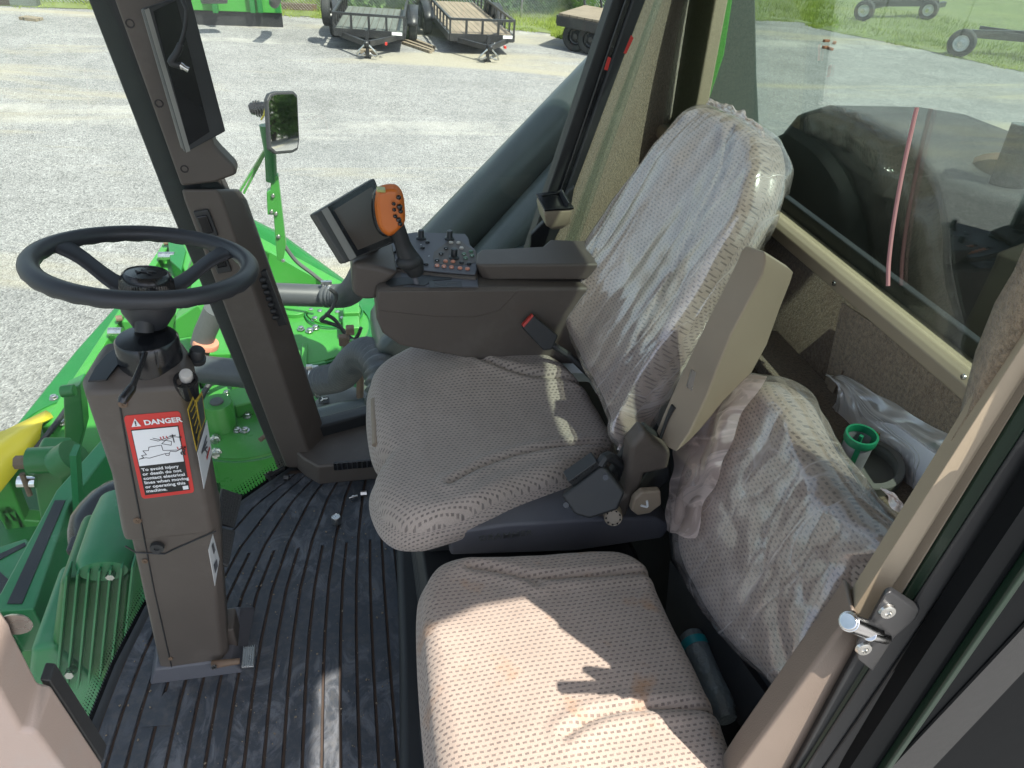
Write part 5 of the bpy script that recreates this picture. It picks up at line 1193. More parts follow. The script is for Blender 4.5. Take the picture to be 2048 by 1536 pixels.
mb = MB(); mb.grid(rows); mb.build('film', 'bag', bg_, smooth=80, uv=[(i*.006, t*.006) for i in range(len(rows)) for t in range(27)])
mb = MB()
for k in (8, 9): mb.tube([rows[i][k]-V((.002, 0, 0)) for i in range(6, 46, 2)], .0009, 5)
mb.build('zip', 'white', bg_)
# screw cap ring and green strainer
cp_ = P(1738, 925, 0, .895)
scp = thing('screw_cap', cp_, 'large grey screw cap ring with an inner thread, lying behind the passenger backrest', 'cap')
axc = V((-.22, -.12, 1)).normalized(); rr_ = .060
mb = MB(); mb.lathe(cp_-axc*.03, axc, [(rr_*.98, 0), (rr_, .005), (rr_, .030), (rr_*.97, .032), (rr_*.80, .032), (rr_*.79, .028), (rr_*.82, .0265), (rr_*.79, .024), (rr_*.82, .022), (rr_*.79, .0195), (rr_*.82, .017), (rr_*.79, .014), (rr_*.79, .004), (.001, .003)], 48); mb.build('ring', 'cap_grey', scp)
st_ = thing('strainer', P(1726, 870, 0, .885), 'small green framed mesh strainer standing in the grey cap ring', 'strainer')
so_ = P(1724, 870, 0, .868); axs = V((-.08, -.04, 1)).normalized()
mb = MB(); mb.lathe(so_, axs, [(.0265, -.015), (.028, -.012), (.0285, 0), (.0278, .002), (.024, .002), (.0235, -.005), (.024, -.013)], 32, cap=False); mb.build('rim', 'strainer_green', st_)
us = axs.orthogonal().normalized(); vs_ = axs.cross(us); mb = MB()
for i in range(3):
    a = 2.1*i+.9+math.pi; rd = V((math.cos(a), math.sin(a), 0)); mb.bar(so_+rd*.0252-axs*.006, so_+rd*.0245-axs*.075, .009, .002, up=rd)
mb.bar(so_-axs*.002, so_-axs*.03, .006, .006); mb.build('rib', 'strainer_green', st_)
mb = MB(); mb.lathe(so_-axs*.075, axs, [(.0228, 0), (.0250, .066)], 32, cap=False); mb.build('mesh', pmat('grey strainer mesh', (.32, .32, .36), .5, metal=.3, vs=60, bump=.8, bs=2500), st_)
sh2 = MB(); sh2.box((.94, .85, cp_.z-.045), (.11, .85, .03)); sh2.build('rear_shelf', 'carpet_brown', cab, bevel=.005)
# pink streak standing in for an antenna reflection on the rear window
mb = MB(); mb.tube([P(x, y, 0, .995) for x, y in ((1834, 215), (1828, 240), (1806, 340), (1788, 440), (1778, 520), (1776, 572))], .0036, 8, smooth=5); tag(mb.build('cord', 'pink', None), 'thin pink streak that imitates an antenna reflection in the rear window glass', 'cord')  # this cord object stands in for the antenna reflection
# water bottle between the seats
wb = thing('water_bottle', P(1430, 1370, 2, .12), 'clear water bottle with a teal label lying between the two seats', 'bottle')
def Pw(x, y): return P(x, y, 2, .30)
a, b = Pw(1378, 1262), Pw(1455, 1440); d = (b-a)
fil = NT('crinkled clear bottle'); fil.base((.16, .20, .22)); fil.rough(.12); fil.b.inputs['Transmission Weight'].default_value = .0; fil.bump(fil.noise(fil.coord(), 60, 3), 1., .006)
mb = MB(); mb.tube([a+d*t for t in (0, .06, .25, .5, .75, .9, 1)], [.010, .024, .026, .024, .026, .025, .018], 22); mb.build('bottle_body', fil.m, wb, smooth=60)
mb = MB(); mb.tube([a+d*.13, a+d*.22], .0266, 22); mb.build('label', 'teal_label', wb)
gr = MB(); rg_ = random.Random(12)
for i in range(420):
    X_ = rg_.uniform(-.56, .05); Y_ = rg_.uniform(.45, 1.5)
    if X_ < xf(Y_)+.03 or (-.5 < X_ < -.24 and .97 < Y_ < 1.15): continue
    s_ = rg_.choice((.0012, .0016, .0022, .003))*rg_.uniform(.6, 1); a_ = rg_.random()*3
    gr.box(V((X_, Y_, .0035+s_/2)), (s_*1.6, s_, s_), Matrix.Rotation(a_, 3, 'Z'))
tag(gr.build('grit', pmat('tan grit crumbs', (.24, .20, .15), .9, var=.4, vs=80), None, smooth=0), kind='stuff')
# bits on the floor
mb = MB(); c = P(673, 1046, 2, .006); mb.lathe(c, (0, 0, 1), [(.0125, 0), (.0128, .002), (.0122, .024), (.0115, .0255), (.0105, .026), (.0098, .0248), (.0005, .0248)], 32); tag(mb.build('metal_cap', 'steel'), 'small round aluminium cap standing on the ribbed mat', 'metal cap')
fz = thing('fitting', P(705, 992, 2, .015), 'small zinc fitting with a pointed end lying on the mat by the vent', 'fitting')
mb = MB(); a, b = P(698, 996, 2, .014), P(722, 990, 2, .014); d = b-a; mb.tube([a, a+d*.25, a+d*.26, a+d*.4, a+d*.41, a+d*.7], [.0015, .0025, .006, .006, .004, .004], 10); mb.build('stud', 'steel', fz)
mb = MB(); c = P(727, 987, 2, .014); mb.cyl(c-V((.008, 0, 0)), c+V((.009, 0, 0)), .008, n=6); mb.build('nut', 'steel', fz)
bt_ = thing('bolt', P(548, 945, 2, .015), 'black bolt and nut lying at the foot of the front pillar', 'bolt')
mb = MB(); mb.cyl(P(536, 955, 2, .018), P(545, 948, 2, .018), .014, n=6); mb.cyl(P(545, 948, 2, .018), P(568, 936, 2, .018), .007, n=10); mb.build('shank', 'black_paint', bt_)
mb = MB(); mb.cyl(P(568, 955, 2, .012), P(578, 955, 2, .012), .010, n=6); mb.build('nut', 'black_paint', bt_)
# dark riser between mat and seats
mb = MB(); mb.prism([P(x, y, 2, .07) for x, y in ((792, 1085), (842, 1085), (868, 1200), (885, 1800), (800, 1800), (798, 1300))], (0, 0, -.074)); tag(mb.build('seat_step', 'black_rubber', None, bevel=.02, seg=4), 'black rubber covered step along the front of both seats', 'step')

# ================================================================== OUTSIDE: tyre, mudguard, mirror, header
ty = thing('front_tyre', (.90, 2.85, -1.3), 'big dark green grey front tyre seen below the console through the right window', 'tyre')
mb = MB(); mb.lathe((.90, 2.55, -1.30), (0, 1, 0), [(.45, 0), (.80, -.02), (.90, .03), (.93, .1), (.93, .5), (.90, .57), (.80, .6), (.45, .6)], 64); mb.build('tyre', 'guard', ty)
mg = thing('mudguard', (.6, 2.6, .4), 'dark ribbed mudguard panel rising outside the right window', 'mudguard')
def tb2(p, Y, r, nm):
    q = [P(x, y, 1, Y) for x, y in p]; d = (q[1]-q[0]); mb = MB(); mb.tube([q[0]-d*.25, q[0], q[1], q[1]+d*.8], r, 40); return mb.build(nm, 'guard', mg, smooth=60)
tb2(((910, 468), (1083, 292)), 2.60, .108, 'upper_rib'); tb2(((1022, 492), (1200, 300)), 2.45, .10, 'lower_rib')
q = [P(x, y, 1, 2.62) for x, y in ((905, 480), (1290, 90), (1420, 300), (1150, 720), (800, 720), (770, 640))]; mb = MB(); mb.prism(q, (0, .06, 0)); mb.build('panel', 'guard', mg, bevel=.03)
q = [P(x, y, 1, 2.3) for x, y in ((900, 560), (1120, 470), (1200, 700), (760, 760), (745, 700))]; mb = MB(); mb.prism(q, (0, .5, -.1)); mb.build('lower_panel', 'guard', mg, bevel=.05)

# ---------- header
ZH = -1.0
hd = thing('harvester_header', (-.8, 3.6, ZH), 'bright green harvester header with bolted gearbox deck, seen through the windscreen', 'header')
def H(x, y, z=ZH): return P(x, y, 2, z)
def slab(nm, pts, z, th, mat='green', par=None, bev=.01):
    mb = MB(); mb.prism([P(x, y, 2, z) for x, y in pts], (0, 0, -th)); return mb.build(nm, mat, par or hd, bevel=bev)
slab('deck_left', ((72, 905), (98, 862), (215, 690), (300, 560), (342, 482), (372, 478), (400, 540), (430, 640), (395, 735), (380, 820), (470, 905), (300, 905)), ZH, .22)
slab('deck_middle', ((380, 782), (425, 768), (475, 785), (540, 818), (560, 905), (425, 905)), ZH+.005, .30)
slab('deck_right', ((400, 612), (560, 606), (700, 606), (718, 612), (722, 640), (706, 700), (560, 706), (400, 708)), ZH+.08, .12)
slab('deck_step', ((400, 712), (560, 706), (690, 704), (694, 762), (560, 764), (400, 766)), ZH+.01, .2, 'green')
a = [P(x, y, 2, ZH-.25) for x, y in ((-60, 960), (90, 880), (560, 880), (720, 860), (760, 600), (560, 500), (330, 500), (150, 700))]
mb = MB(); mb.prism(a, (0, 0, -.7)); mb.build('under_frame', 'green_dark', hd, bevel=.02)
# far wings / sloping sheets
mb = MB(); mb.prism([P(*q) for q in ((345, 480, 2, -.9), (395, 470, 2, -.9), (560, 560, 2, -.85), (585, 600, 2, -.85), (390, 600, 2, -.9))], (0, 0, -.3)); mb.build('far_sheet', 'green', hd, bevel=.01)
mb = MB(); A = [P(480, 430, 1, 5.3), P(560, 470, 1, 5.3), P(722, 588, 1, 4.6), P(700, 600, 1, 4.5), P(560, 530, 1, 5.0), P(500, 500, 1, 5.1)]; mb.prism(A, (.0, .08, -.02)); mb.build('wing_sheet', 'green_dark', hd, bevel=.006)
mb = MB(); mb.bar(P(490, 480, 1, 4.9), P(690, 590, 1, 4.3), .10, .10); mb.build('wing_rail', 'green', hd, bevel=.01)
mb = MB(); mb.prism([P(x, y, 1, 4.4) for x, y in ((540, 505), (600, 540), (690, 588), (560, 585), (530, 560))], (0, .03, 0)); mb.build('wing_plate', 'green', hd)
mb = MB(); mb.prism([P(x, y, 2, ZH+.12) for x, y in ((335, 482), (362, 478), (372, 500), (362, 540), (340, 520))], (0, 0, -.3)); mb.build('corner_bracket', 'green_dark', hd, bevel=.01)
mb = MB(); mb.prism([P(x, y, 1, 3.9) for x, y in ((368, 560), (392, 500), (402, 520), (378, 585), (360, 610))], (0, .2, 0)); mb.prism([P(x, y, 1, 3.7) for x, y in ((350, 640), (395, 610), (420, 640), (405, 670), (350, 680))], (0, .1, 0)); mb.build('bracket', 'green', hd, bevel=.008)
for q0, q1, r in (((327, 486), (345, 484), .02), ((318, 512), (350, 512), .03), ((218, 664), (245, 664), .028), ((232, 638), (245, 636), .02)):
    MB().cyl(P(*q0, 2, ZH+.1), P(*q1, 2, ZH+.1), r, n=12).build('pin', 'steel' if r > .025 else 'rust', hd)
def seam(pts, z, nm='panel_seam', r=.006):
    mb = MB(); mb.tube([P(x, y, 2, z) for x, y in pts], r, 5); return mb.build(nm, 'green_dark', hd)
seam(((96, 862), (216, 692), (341, 484)), ZH+.004); seam(((110, 905), (150, 862), (250, 700), (330, 560)), ZH+.004); seam(((420, 720), (560, 712), (690, 708)), ZH+.085); seam(((655, 712), (658, 760)), ZH+.015); seam(((560, 712), (560, 764)), ZH+.015); seam(((400, 905), (540, 905)), ZH+.008)
def ring(x, y, z, r):
    c = P(x, y, 2, z); mb = MB(); mb.tube([c+V((math.cos(a)*r, math.sin(a)*r, 0)) for a in [i*math.pi/24 for i in range(49)]], .006, 5); return mb.build('panel_seam', 'green_dark', hd)
ring(600, 655, ZH+.098, .43); ring(500, 830, ZH+.024, .37); ring(150, 855, ZH+.018, .27); ring(668, 625, ZH+.112, .178)
# round gearbox covers
def disc(x, y, z, r, h=.012, mat='green', nm='gearbox_cover'):
    c = P(x, y, 2, z); mb = MB(); mb.lathe(c, (0, 0, 1), [(r, -.002), (r, h), (r*.96, h+.003), (.001, h+.003)], 48); return mb.build(nm, mat, hd)
disc(600, 655, ZH+.08, .42); disc(668, 625, ZH+.09, .17, .02); disc(590, 622, ZH+.09, .1, .03); disc(500, 830, ZH+.005, .36); disc(150, 855, ZH, .26)
def boss(x, y, z, r, h):
    c = P(x, y, 2, z); mb = MB(); mb.lathe(c, (0, 0, 1), [(r*1.15, 0), (r, .02), (r, h-.01), (r*.93, h), (r*.5, h), (.001, h)], 32); o = mb.build('gearbox_boss', 'green', hd)
    mb = MB(); mb.lathe(c+V((0, 0, h)), (0, 0, 1), [(r*.45, 0), (r*.42, .008), (.001, .008)], 20); mb.build('shaft_end', 'tube_grey', o)
boss(445, 858, ZH, .075, .18); boss(388, 645, ZH, .06, .16)
bolts = [(626, 612), (640, 626), (600, 618), (622, 623), (637, 613), (660, 609), (673, 616), (675, 628), (630, 640), (602, 659), (619, 663), (631, 657), (648, 640), (668, 612), (593, 613),
 (454, 788), (427, 808), (495, 833), (425, 857), (475, 862), (490, 862), (432, 877), (148, 802), (126, 847), (148, 842), (141, 856), (108, 797), (560, 660), (580, 690), (410, 785), (460, 800), (685, 640)]
for x, y in bolts:
    z = ZH+.10 if (y < 700 and x > 550) else (ZH+.02)
    c = P(x, y, 2, z); mb = MB(); mb.lathe(c, (0, 0, 1), [(.024, 0), (.024, .006), (.0165, .007), (.016, .020), (.012, .023), (.001, .024)], 6 if (x+y) % 2 else 14); mb.build('bolt_head', 'steel', hd)
for x, y in ((619, 706), (668, 703), (430, 880), (433, 905)):
    c = P(x, y, 2, ZH+.02); mb = MB(); mb.lathe(c, (0, -1, .2), [(.028, 0), (.028, .01), (.02, .012), (.019, .03), (.001, .031)], 12); mb.build('bolt_head', 'steel', hd)
# tubes and hoses
mb = MB(); mb.bar(P(96, 864, 2, ZH+.03), P(341, 486, 2, ZH+.03), .05, .07); mb.build('edge_flange', 'green', hd, bevel=.006)
for i in range(9):
    c = P(128+i*7.2, 802-i*11.6, 2, ZH+.004); mb = MB(); mb.lathe(c, (0, 0, 1), [(.018, 0), (.018, .003), (.001, .003)], 12); mb.build('slot_hole', 'decal_black', hd)
for q0, q1 in (((408, 770), (412, 708)), ((470, 782), (476, 708)), ((530, 776), (536, 706)), ((610, 770), (612, 705))): MB().bar(P(*q0, 2, ZH+.02), P(*q1, 2, ZH+.06), .03, .16).build('gusset', 'green', hd, bevel=.005)
for q, s_ in (((505, 800), (.16, .22, .10)), ((350, 760), (.2, .3, .14)), ((250, 800), (.18, .25, .08)), ((560, 735), (.14, .1, .12)), ((300, 640), (.25, .2, .1)), ((575, 830), (.2, .12, .1)), ((636, 735), (.1, .1, .08))):
    MB().box(P(*q, 2, ZH+.05), s_, Matrix.Rotation(q[0]*.01, 3, 'Z')).build('bracket', 'green', hd, bevel=.012)
def wire2(pts, z, r, mat='black_rubber'):
    mb = MB(); mb.tube([P(x, y, 2, z+dz) for x, y, dz in pts], r, 8, smooth=6); mb.build('hydraulic_hose', mat, hd)
wire2(((70, 900, .05), (110, 850, .10), (160, 780, .09), (200, 720, .1), (250, 690, .05)), ZH, .014); wire2(((400, 800, .1), (430, 760, .14), (500, 745, .1), (560, 770, .08), (600, 800, .0)), ZH, .016); wire2(((560, 800, .1), (610, 780, .16), (660, 800, .05), (700, 840, 0)), ZH, .02)
wire2(((640, 870, .1), (600, 830, .14), (560, 850, .1), (520, 880, .1)), ZH, .012, 'rust'); wire2(((705, 760, .1), (690, 800, .14), (660, 830, .1), (640, 870, .1)), ZH, .018)
mb = MB(); mb.tube([P(540, 588, 1, 3.55), P(650, 592, 1, 3.55)], .062, 20); mb.build('pipe', 'hose', hd)
def ribbed(pts, Y, r, nm='ribbed_hose', pit=.03):
    q = [P(x, y, 1, yy) for (x, y), yy in zip(pts, Y)]; c_, _ = spl(q, 24); L = [0]
    for a, b in zip(c_, c_[1:]): L.append(L[-1]+(b-a).length)
    n = int(L[-1]/pit*4); out = []; j = 0; rad = []
    for i in range(n+1):
        t = L[-1]*i/n
        while j < len(L)-2 and L[j+1] < t: j += 1
        out.append(c_[j].lerp(c_[j+1], (t-L[j])/max(1e-9, L[j+1]-L[j]))); rad.append(r*(1+.10*math.sin(i*math.pi/2+.4)))
    mb = MB(); mb.tube(out, rad, 20); return mb.build(nm, 'hose', hd, smooth=80)
ribbed([(655, 592), (690, 590), (712, 572), (735, 530)], [3.5, 3.4, 3.2, 3.0], .060)
mb = MB(); mb.tube([P(400, 738, 1, 3.1), P(640, 765, 1, 2.9)], .070, 20); mb.build('pipe', 'hose', hd)
ribbed([(640, 762), (680, 752), (708, 722), (735, 708), (760, 735), (768, 790)], [2.85, 2.75, 2.6, 2.45, 2.3, 2.2], .066)
for q, Y, rr_ in (((650, 590), 3.52, .069), ((660, 590), 3.5, .069), ((622, 762), 2.92, .077), ((634, 764), 2.9, .077)):
    c = P(*q, 1, Y); mb = MB(); mb.lathe(c-V((.012, 0, 0)), (1, 0, -.05), [(rr_*.95, 0), (rr_, .002), (rr_, .022), (rr_*.95, .024)], 28); mb.box(c+V((.0, 0, rr_+.006)), (.03, .02, .02)); mb.build('hose_clamp', 'steel', hd)
mb = MB(); mb.tube([P(x, y, 1, 3.3) for x, y in ((430, 620), (410, 665), (403, 690))], [.055, .055, .055], 20); mb.build('shaft_guard', 'tube_grey', hd)
mb = MB(); c = P(412, 686, 1, 3.28); mb.lathe(c, (P(405, 715, 1, 3.3)-P(415, 660, 1, 3.3)), [(.060, -.01), (.063, .0), (.063, .016), (.045, .016)], 24); mb.build('orange_collar', 'btn_orange', hd)
mb = MB(); mb.tube([P(412, 690, 1, 3.26), P(402, 728, 1, 3.24)], .028, 6); mb.build('splined_shaft', 'rust', hd)
def wire(pts, Y, r, mat='black_rubber', nm='wire'):
    mb = MB(); mb.tube([P(x, y, 1, Y) for x, y in pts], r, 7, smooth=7); return mb.build(nm, mat, hd)
wire(((660, 578), (672, 590), (668, 610), (655, 628), (642, 640), (655, 645), (680, 655), (705, 678), (715, 672), (722, 655)), 3.2, .010)
wire(((650, 628), (670, 640), (690, 668), (700, 690), (672, 725), (660, 745)), 3.15, .010); wire(((705, 680), (690, 720), (668, 748)), 3.1, .012, 'green')
wire(((560, 478), (590, 520), (625, 548), (655, 572)), 3.9, .012, 'tube_grey')
wire(((700, 700), (718, 720), (720, 790), (716, 850)), 3.0, .02, 'rust')
mb = MB()
for x, y, d in ((688, 680, .05), (694, 700, .04), (700, 660, .04), (690, 720, .05)): mb.box(P(x, y, 1, 3.0), (d, .04, d))
mb.build('valve_block', 'rust', hd, bevel=.006)
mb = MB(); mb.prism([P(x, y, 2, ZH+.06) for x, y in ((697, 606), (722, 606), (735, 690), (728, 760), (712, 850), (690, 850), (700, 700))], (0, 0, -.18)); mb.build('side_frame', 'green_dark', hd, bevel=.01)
mb = MB()
for x, y in ((703, 630), (703, 660), (712, 700)): mb.box(P(x, y, 2, ZH+.14), (.10, .14, .12))
mb.build('lug', 'green', hd, bevel=.01)
# grey domed disc with the leaping animal badge (bottom, by the ledge)
c = P(690, 835, 2, -.85); mb = MB(); mb.lathe(c, (-.1, -.3, 1), [(.20, -.03), (.195, 0), (.15, .035), (.06, .05), (.001, .052)], 40); dm = mb.build('dome_cover', 'tube_grey', hd)
mb = MB(); c = P(648, 800, 2, -.79); mb.box(c, (.055, .055, .004)); bd = mb.build('badge', 'decal_black', dm, bevel=.002)
mb = MB(); mb.tube([c+V((-.016, -.012, .005)), c+V((-.004, .002, .005)), c+V((.018, .006, .005))], .004, 5); mb.tube([c+V((-.004, .002, .005)), c+V((-.010, .016, .005))], .003, 5); mb.build('badge_mark', 'white', bd, smooth=0)
mb = MB(); mb.tube([P(x, y, 1, 2.4) for x, y in ((640, 838), (690, 830), (735, 818))], [.05, .06, .05], 16); mb.build('bundle', 'guard', hd)
mb = MB(); mb.prism([P(x, y, 2, ZH+.02) for x, y in ((560, 795), (660, 780), (690, 790), (700, 850), (600, 900), (540, 870))], (0, 0, -.1)); mb.build('lower_deck', 'green', hd, bevel=.01)
# vertical frame posts left of the column
mb = MB(); mb.prism([P(x, y, 1, 2.55) for x, y in ((60, 930), (70, 910), (130, 910), (126, 1050), (112, 1085), (80, 1040))], (.0, .12, 0)); mb.build('post', 'green_dark', hd, bevel=.012)
mb = MB(); mb.cyl(P(58, 922, 1, 2.5), P(126, 918, 1, 2.5), .055, n=24); mb.build('cross_tube', 'green_dark', hd)
MB().cyl(P(30, 925, 1, 2.5), P(58, 924, 1, 2.5), .028, n=6).build('pin', 'rust', hd)
MB().cyl(P(36, 964, 1, 2.5), P(72, 964, 1, 2.5), .026, n=14).build('pin', 'chrome', hd); MB().cyl(P(44, 948, 1, 2.48), P(60, 990, 1, 2.48), .011, n=8).build('pin', 'rust', hd)
mb = MB(); mb.cyl(P(122, 930, 1, 2.48), P(150, 912, 1, 2.48), .075, n=24); mb.build('roller', 'green_dark', hd)
mb = MB(); mb.prism([P(x, y, 2, ZH+.05) for x, y in ((50, 906), (60, 895), (95, 892), (110, 898), (105, 908), (60, 912))], (0, 0, -.02)); mb.build('hinge_plate', 'teal', hd)
mb = MB(); mb.prism([P(x, y, 1, 2.9) for x, y in ((126, 785), (160, 770), (168, 860), (150, 930), (130, 930))], (0, .1, 0)); mb.cyl(P(122, 783, 1, 2.85), P(150, 780, 1, 2.85), .03, n=8); mb.build('stay', 'green_dark', hd, bevel=.008)
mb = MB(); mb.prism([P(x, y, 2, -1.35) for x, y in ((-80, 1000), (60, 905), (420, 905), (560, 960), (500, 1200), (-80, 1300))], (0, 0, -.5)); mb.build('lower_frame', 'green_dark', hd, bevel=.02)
mb = MB()
for x0, y0, x1, y1 in ((0, 950, 60, 1100), (10, 1000, 70, 1090), (25, 1040, 85, 1045)): mb.bar(P(x0, y0, 1, 2.9), P(x1, y1, 1, 2.9), .08, .10)
mb.build('frame_bar', 'green', hd, bevel=.01)
sn = thing('crop_divider', H(50, 870, -.95), 'yellow sheet metal crop divider at the left end of the green header', 'divider')
mb = MB(); q = [((-60, 880), (-.95)), ((10, 862), (-.93)), ((92, 822), (-.93)), ((112, 834), (-.95))]
A = [P(*p, 2, z) for p, z in q]; B = [P(*p, 2, z) for p, z in (((-60, 1050), -1.05), ((0, 985), -1.02), ((40, 935), -.99), ((78, 885), -.96))]
mb.grid([A, [(a+b)/2+V((0, -.02, .06)) for a, b in zip(A, B)], B]); mb.build('sheet', 'yellow', sn, smooth=80, solid=.01)
mb = MB()
for q in ((60, 872), (47, 895), (2, 925)): mb.ball(P(*q, 2, -.97), (.03, .03, .02), 8)
mb.build('rivet', 'steel', sn)

# ---------- mirror outside
mi = thing('mirror_arm', P(570, 520, 1, 3.6), 'rear view mirror with work lamps on a green bracket outside the right window', 'mirror')
YM = 3.55
mq = [(534, 200), (540, 187), (552, 183), (588, 182), (596, 190), (600, 280), (597, 300), (586, 306), (550, 309), (540, 300)]
n_ = V((.64, -.75, .155)).normalized(); p0 = P(568, 245, 1, YM)
mb = MB(); mb.prism([PP(x, y, p0, n_) for x, y in mq], -n_*.03); hs = mb.build('housing', 'plastic_dark', mi, bevel=.008, seg=3)
cx2 = sum((PP(x, y, p0+n_*.001, n_) for x, y in mq), V())/len(mq)
mb = MB(); mb.prism([cx2+(PP(x, y, p0+n_*.001, n_)-cx2)*.90 for x, y in mq], -n_*.001); mb.build('mirror_glass', 'mirror', hs, smooth=0)
mb = MB(); mb.tube([P(530, 250, 1, YM+.08), P(541, 310, 1, YM+.08), P(543, 362, 1, YM+.08)], .028, 14); mb.build('dark_post', 'green_dark', mi)
mb = MB(); mb.prism([P(x, y, 1, YM+.06) for x, y in ((541, 355), (556, 352), (572, 490), (566, 525), (554, 520), (547, 430), (535, 430), (533, 385), (541, 380))], (0, .05, 0)); mb.build('bracket', 'green', mi, bevel=.004)
mb = MB(); mb.bar(P(530, 300, 1, YM+.1), P(478, 385, 1, YM+.1), .045, .01); mb.bar(P(533, 300, 1, YM+.1), P(488, 385, 1, YM+.1), .035, .01); mb.build('stay', 'green', mi)
for q in ((546, 391), (552, 427), (557, 473), (543, 423), (566, 521)):
    mb = MB(); mb.lathe(P(*q, 1, YM+.058), (0, -1, 0), [(.011, 0), (.008, .008), (.001, .009)], 10); mb.build('bolt_head', 'steel', mi)
for (x, y), s in (((519, 218), 1), ((546, 262), .8)):
    mb = MB(); c = P(x, y, 1, YM+.1); 
    for i in range(8): mb.lathe(c+V((-.045+.012*i, 0, .0)), (1, 0, .2), [(.04*s*math.sin(.5+i*.33), 0), (.04*s*math.sin(.5+i*.33), .006)], 20)
    mb.tube([c-V((.04, 0, 0)), c+V((.05, 0, .01))], .026*s, 14); mb.build('work_lamp', 'black_gloss', mi)
mb = MB(); mb.tube([P(x, y, 1, YM+.05) for x, y in ((531, 212), (528, 230), (522, 240))], .004, 6); mb.build('lamp_wire', 'yellow', mi)

# ---------- near left: walkway beam, finned gearbox, hydraulic motor
wk = thing('walkway_beam', P(120, 1050, 2, -.5), 'green frame beam with a black grip tape strip, left of the steering column', 'frame beam')
zw = -.5
mb = MB(); mb.prism([P(x, y, 2, zw) for x, y in ((-60, 1275), (0, 1185), (112, 980), (232, 845), (240, 850), (236, 880), (140, 1005), (68, 1218), (0, 1222), (-60, 1330))], (0, 0, -.22)); wb_ = mb.build('beam', 'teal', wk, bevel=.008)
mb = MB(); mb.prism([P(x, y, 2, zw+.0015) for x, y in ((14, 1208), (110, 1001), (131, 1001), (44, 1208))], (0, 0, .002)); mb.build('grip_tape', 'decal_black', wb_)
mb = MB(); mb.prism([P(x, y, 2, zw-.12) for x, y in ((-80, 1180), (-10, 1096), (52, 1076), (60, 1086), (10, 1190), (-20, 1240), (-80, 1300))], (0, 0, -.06)); mb.build('step_plate', 'teal', wk, bevel=.006)
mb = MB(); mb.prism([P(x, y, 2, zw-.118) for x, y in ((-60, 1130), (0, 1108), (50, 1085), (52, 1092), (0, 1120), (-60, 1145))], (0, 0, .002)); mb.prism([P(x, y, 2, zw-.118) for x, y in ((-10, 1135), (18, 1160), (2, 1190), (-40, 1150))], (0, 0, .002)); mb.build('grip_tape', 'decal_black', wk)
mb = MB(); mb.bar(P(150, 900, 1, 2.1), P(158, 1030, 1, 2.1), .06, .02); mb.build('upright', 'teal', wk)
gb = thing('finned_gearbox', P(200, 1200, 1, 1.35), 'dark green finned gearbox housing under the windscreen', 'gearbox')
Yg = 1.38
cg = P(205, 1140, 1, Yg)
mb = MB(); sec = []
for (xa, ya), (xb, yb), hh in (((118, 1165), (268, 1150), .0), ((100, 1300), (255, 1290), 0), ((95, 1420), (240, 1420), 0)):
    a, b = P(xa, ya, 1, Yg), P(xb, yb, 1, Yg); sec.append([a, b, b+V((0, .25, 0)), a+V((0, .25, 0))])
mb.loft(sec); mb.build('housing', 'green_dark', gb, bevel=.02, seg=3)
mb = MB(); a, b = P(135, 1130, 1, Yg-.02), P(262, 1120, 1, Yg-.02); m_ = (a+b)/2; rx = (b-a).length/2
rg = []
for y_, s in ((-.02, .80), (0, .95), (.03, 1.0), (.16, 1.0), (.24, .9)):
    rg.append([V((m_.x+rx*s*math.cos(t), Yg+y_, m_.z-.035+(rx*.62*s)*math.sin(t))) for t in [math.pi*2*k/32 for k in range(32)]])
mb.loft(rg); mb.build('dome', 'teal', gb, smooth=60)
mb = MB()
for i in range(7):
    xt = 122+i*22; a = P(xt+8, 1152-3*i, 1, Yg-.035); b = P(xt-14, 1395-8*i, 1, Yg-.035)
    mb.prism([a, b, b+V((0, .05, 0)), a+V((0, .05, 0))], (.006, 0, 0))
mb.build('cooling_fins', 'teal', gb, bevel=.002)
mb = MB(); mb.lathe(P(221, 1152, 1, Yg-.03), (0, -1, 0), [(.012, -.02), (.011, .006), (.001, .007)], 6); mb.lathe(P(140, 1348, 1, Yg-.05), (0, -1, .3), [(.015, -.02), (.012, .008), (.001, .009)], 6); mb.build('bolt_head', 'steel', gb)
mb = MB(); mb.prism([P(x, y, 1, Yg-.01) for x, y in ((60, 1300), (110, 1290), (235, 1395), (190, 1536), (180, 1650), (40, 1650), (50, 1400))], (0, .3, 0)); mb.build('lower_case', 'teal', gb, bevel=.02, seg=3)
hm = thing('hydraulic_motor', P(210, 1050, 1, 1.7), 'black hydraulic motor with a small data label above the finned gearbox', 'motor')
mb = MB(); mb.tube([P(190, 1095, 1, 1.65), P(200, 1050, 1, 1.70), P(232, 1010, 1, 1.75), P(245, 990, 1, 1.8)], [.07, .085, .08, .06], 18, smooth=3); mb.box(P(235, 1060, 1, 1.66), (.09, .1, .1)); mb.build('motor_body', 'black_gloss', hm, bevel=.01)
mb = MB(); n_ = V((-.2, -.8, .5)).normalized(); mb.prism([PP(x, y, P(195, 1040, 1, 1.595), n_) for x, y in ((176, 1058), (198, 1020), (206, 1026), (184, 1064))], -n_*.003); mb.build('data_label', 'tube_grey', hm)
mb = MB(); mb.box(P(160, 1090, 1, 1.6), (.06, .06, .03)); mb.build('flange', 'black_paint', hm, bevel=.01)

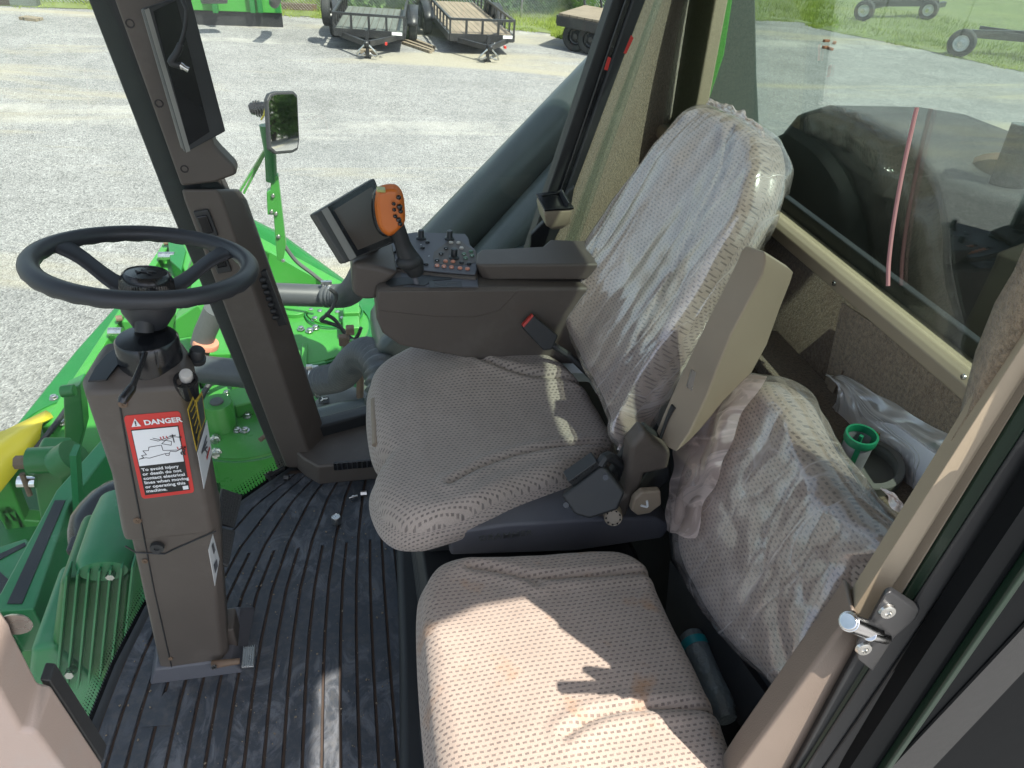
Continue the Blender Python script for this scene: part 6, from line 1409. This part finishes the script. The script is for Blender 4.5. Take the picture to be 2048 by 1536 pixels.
# ---------- engine bodywork behind the cab, its outline drawn to imitate the seat's reflection
mbk = thing('reflection_body', (1.9, 1.3, .5), 'black engine bodywork behind the rear window, outlined to imitate the seat reflection', 'bodywork')
mb = MB(); A = [P(1400, 380, 0, 1.7), P(1560, 300, 0, 1.7), P(1870, 345, 0, 1.7), P(1960, 372, 0, 1.7), P(2150, 420, 0, 1.7)]
zc = P(1870, 350, 0, 1.75).z; print('reflection_hood', zc)
mb.prism([P(x, y, 0, 1.30) for x, y in ((1480, 300), (1560, 262), (1590, 225), (1640, 210), (1720, 225), (1830, 275), (1866, 345), (1960, 380), (2250, 470), (2100, 1400), (1300, 900), (1400, 330))], (.35, 0, 0)); mb.build('reflection_hood', 'tyre', mbk, bevel=.03)
mb = MB(); c = P(1975, 400, 0, 1.45); mb.lathe(c, (-1, -.3, .1), [(.10, -.05), (.105, 0), (.09, .02), (.001, .022)], 32); mb.build('rusty_cover', 'rust', mbk)
mb = MB(); mb.tube([P(2060, 250, 0, 1.4), P(2000, 400, 0, 1.4), P(1880, 560, 0, 1.4)], .035, 10); mb.build('strut', 'black_gloss', mbk)
# green corner post + dark panel outside, right of the corner trim
mb = MB(); mb.prism([P(*q, 1, 2.45) for q in ((1505, -250), (1450, 110), (1420, 200), (1360, 200), (1390, 0), (1430, -250))], (0, .05, 0)); tag(mb.build('corner_post', 'green', None, bevel=.01), 'bright green body post just outside the rear window corner', 'body post')
mb = MB(); mb.prism([P(*q, 1, 2.62) for q in ((1535, -250), (1512, 0), (1515, 150), (1522, 300), (1380, 300), (1440, 120), (1480, -250))], (0, .05, 0)); tag(mb.build('dark_panel', 'guard', None, bevel=.01), 'dark dusty panel next to the green post outside the rear window', 'panel')
for i in range(7):
    s = sh[i % 3]; o = s.copy(); COL.objects.link(o)
    for c in s.children: d = c.copy(); COL.objects.link(d); d.parent = o
    o.location = (46+(i % 2)*3, -30+i*6.5, GZ); o.scale = (3.4, 3.4, 3.0); o.rotation_euler = (0, 0, i*2.1); o.name = 'tree'
    o['label'] = 'tree on the far side of the yard, seen only in the wing mirror'; o['category'] = 'tree'; o['group'] = 'trees in the mirror'
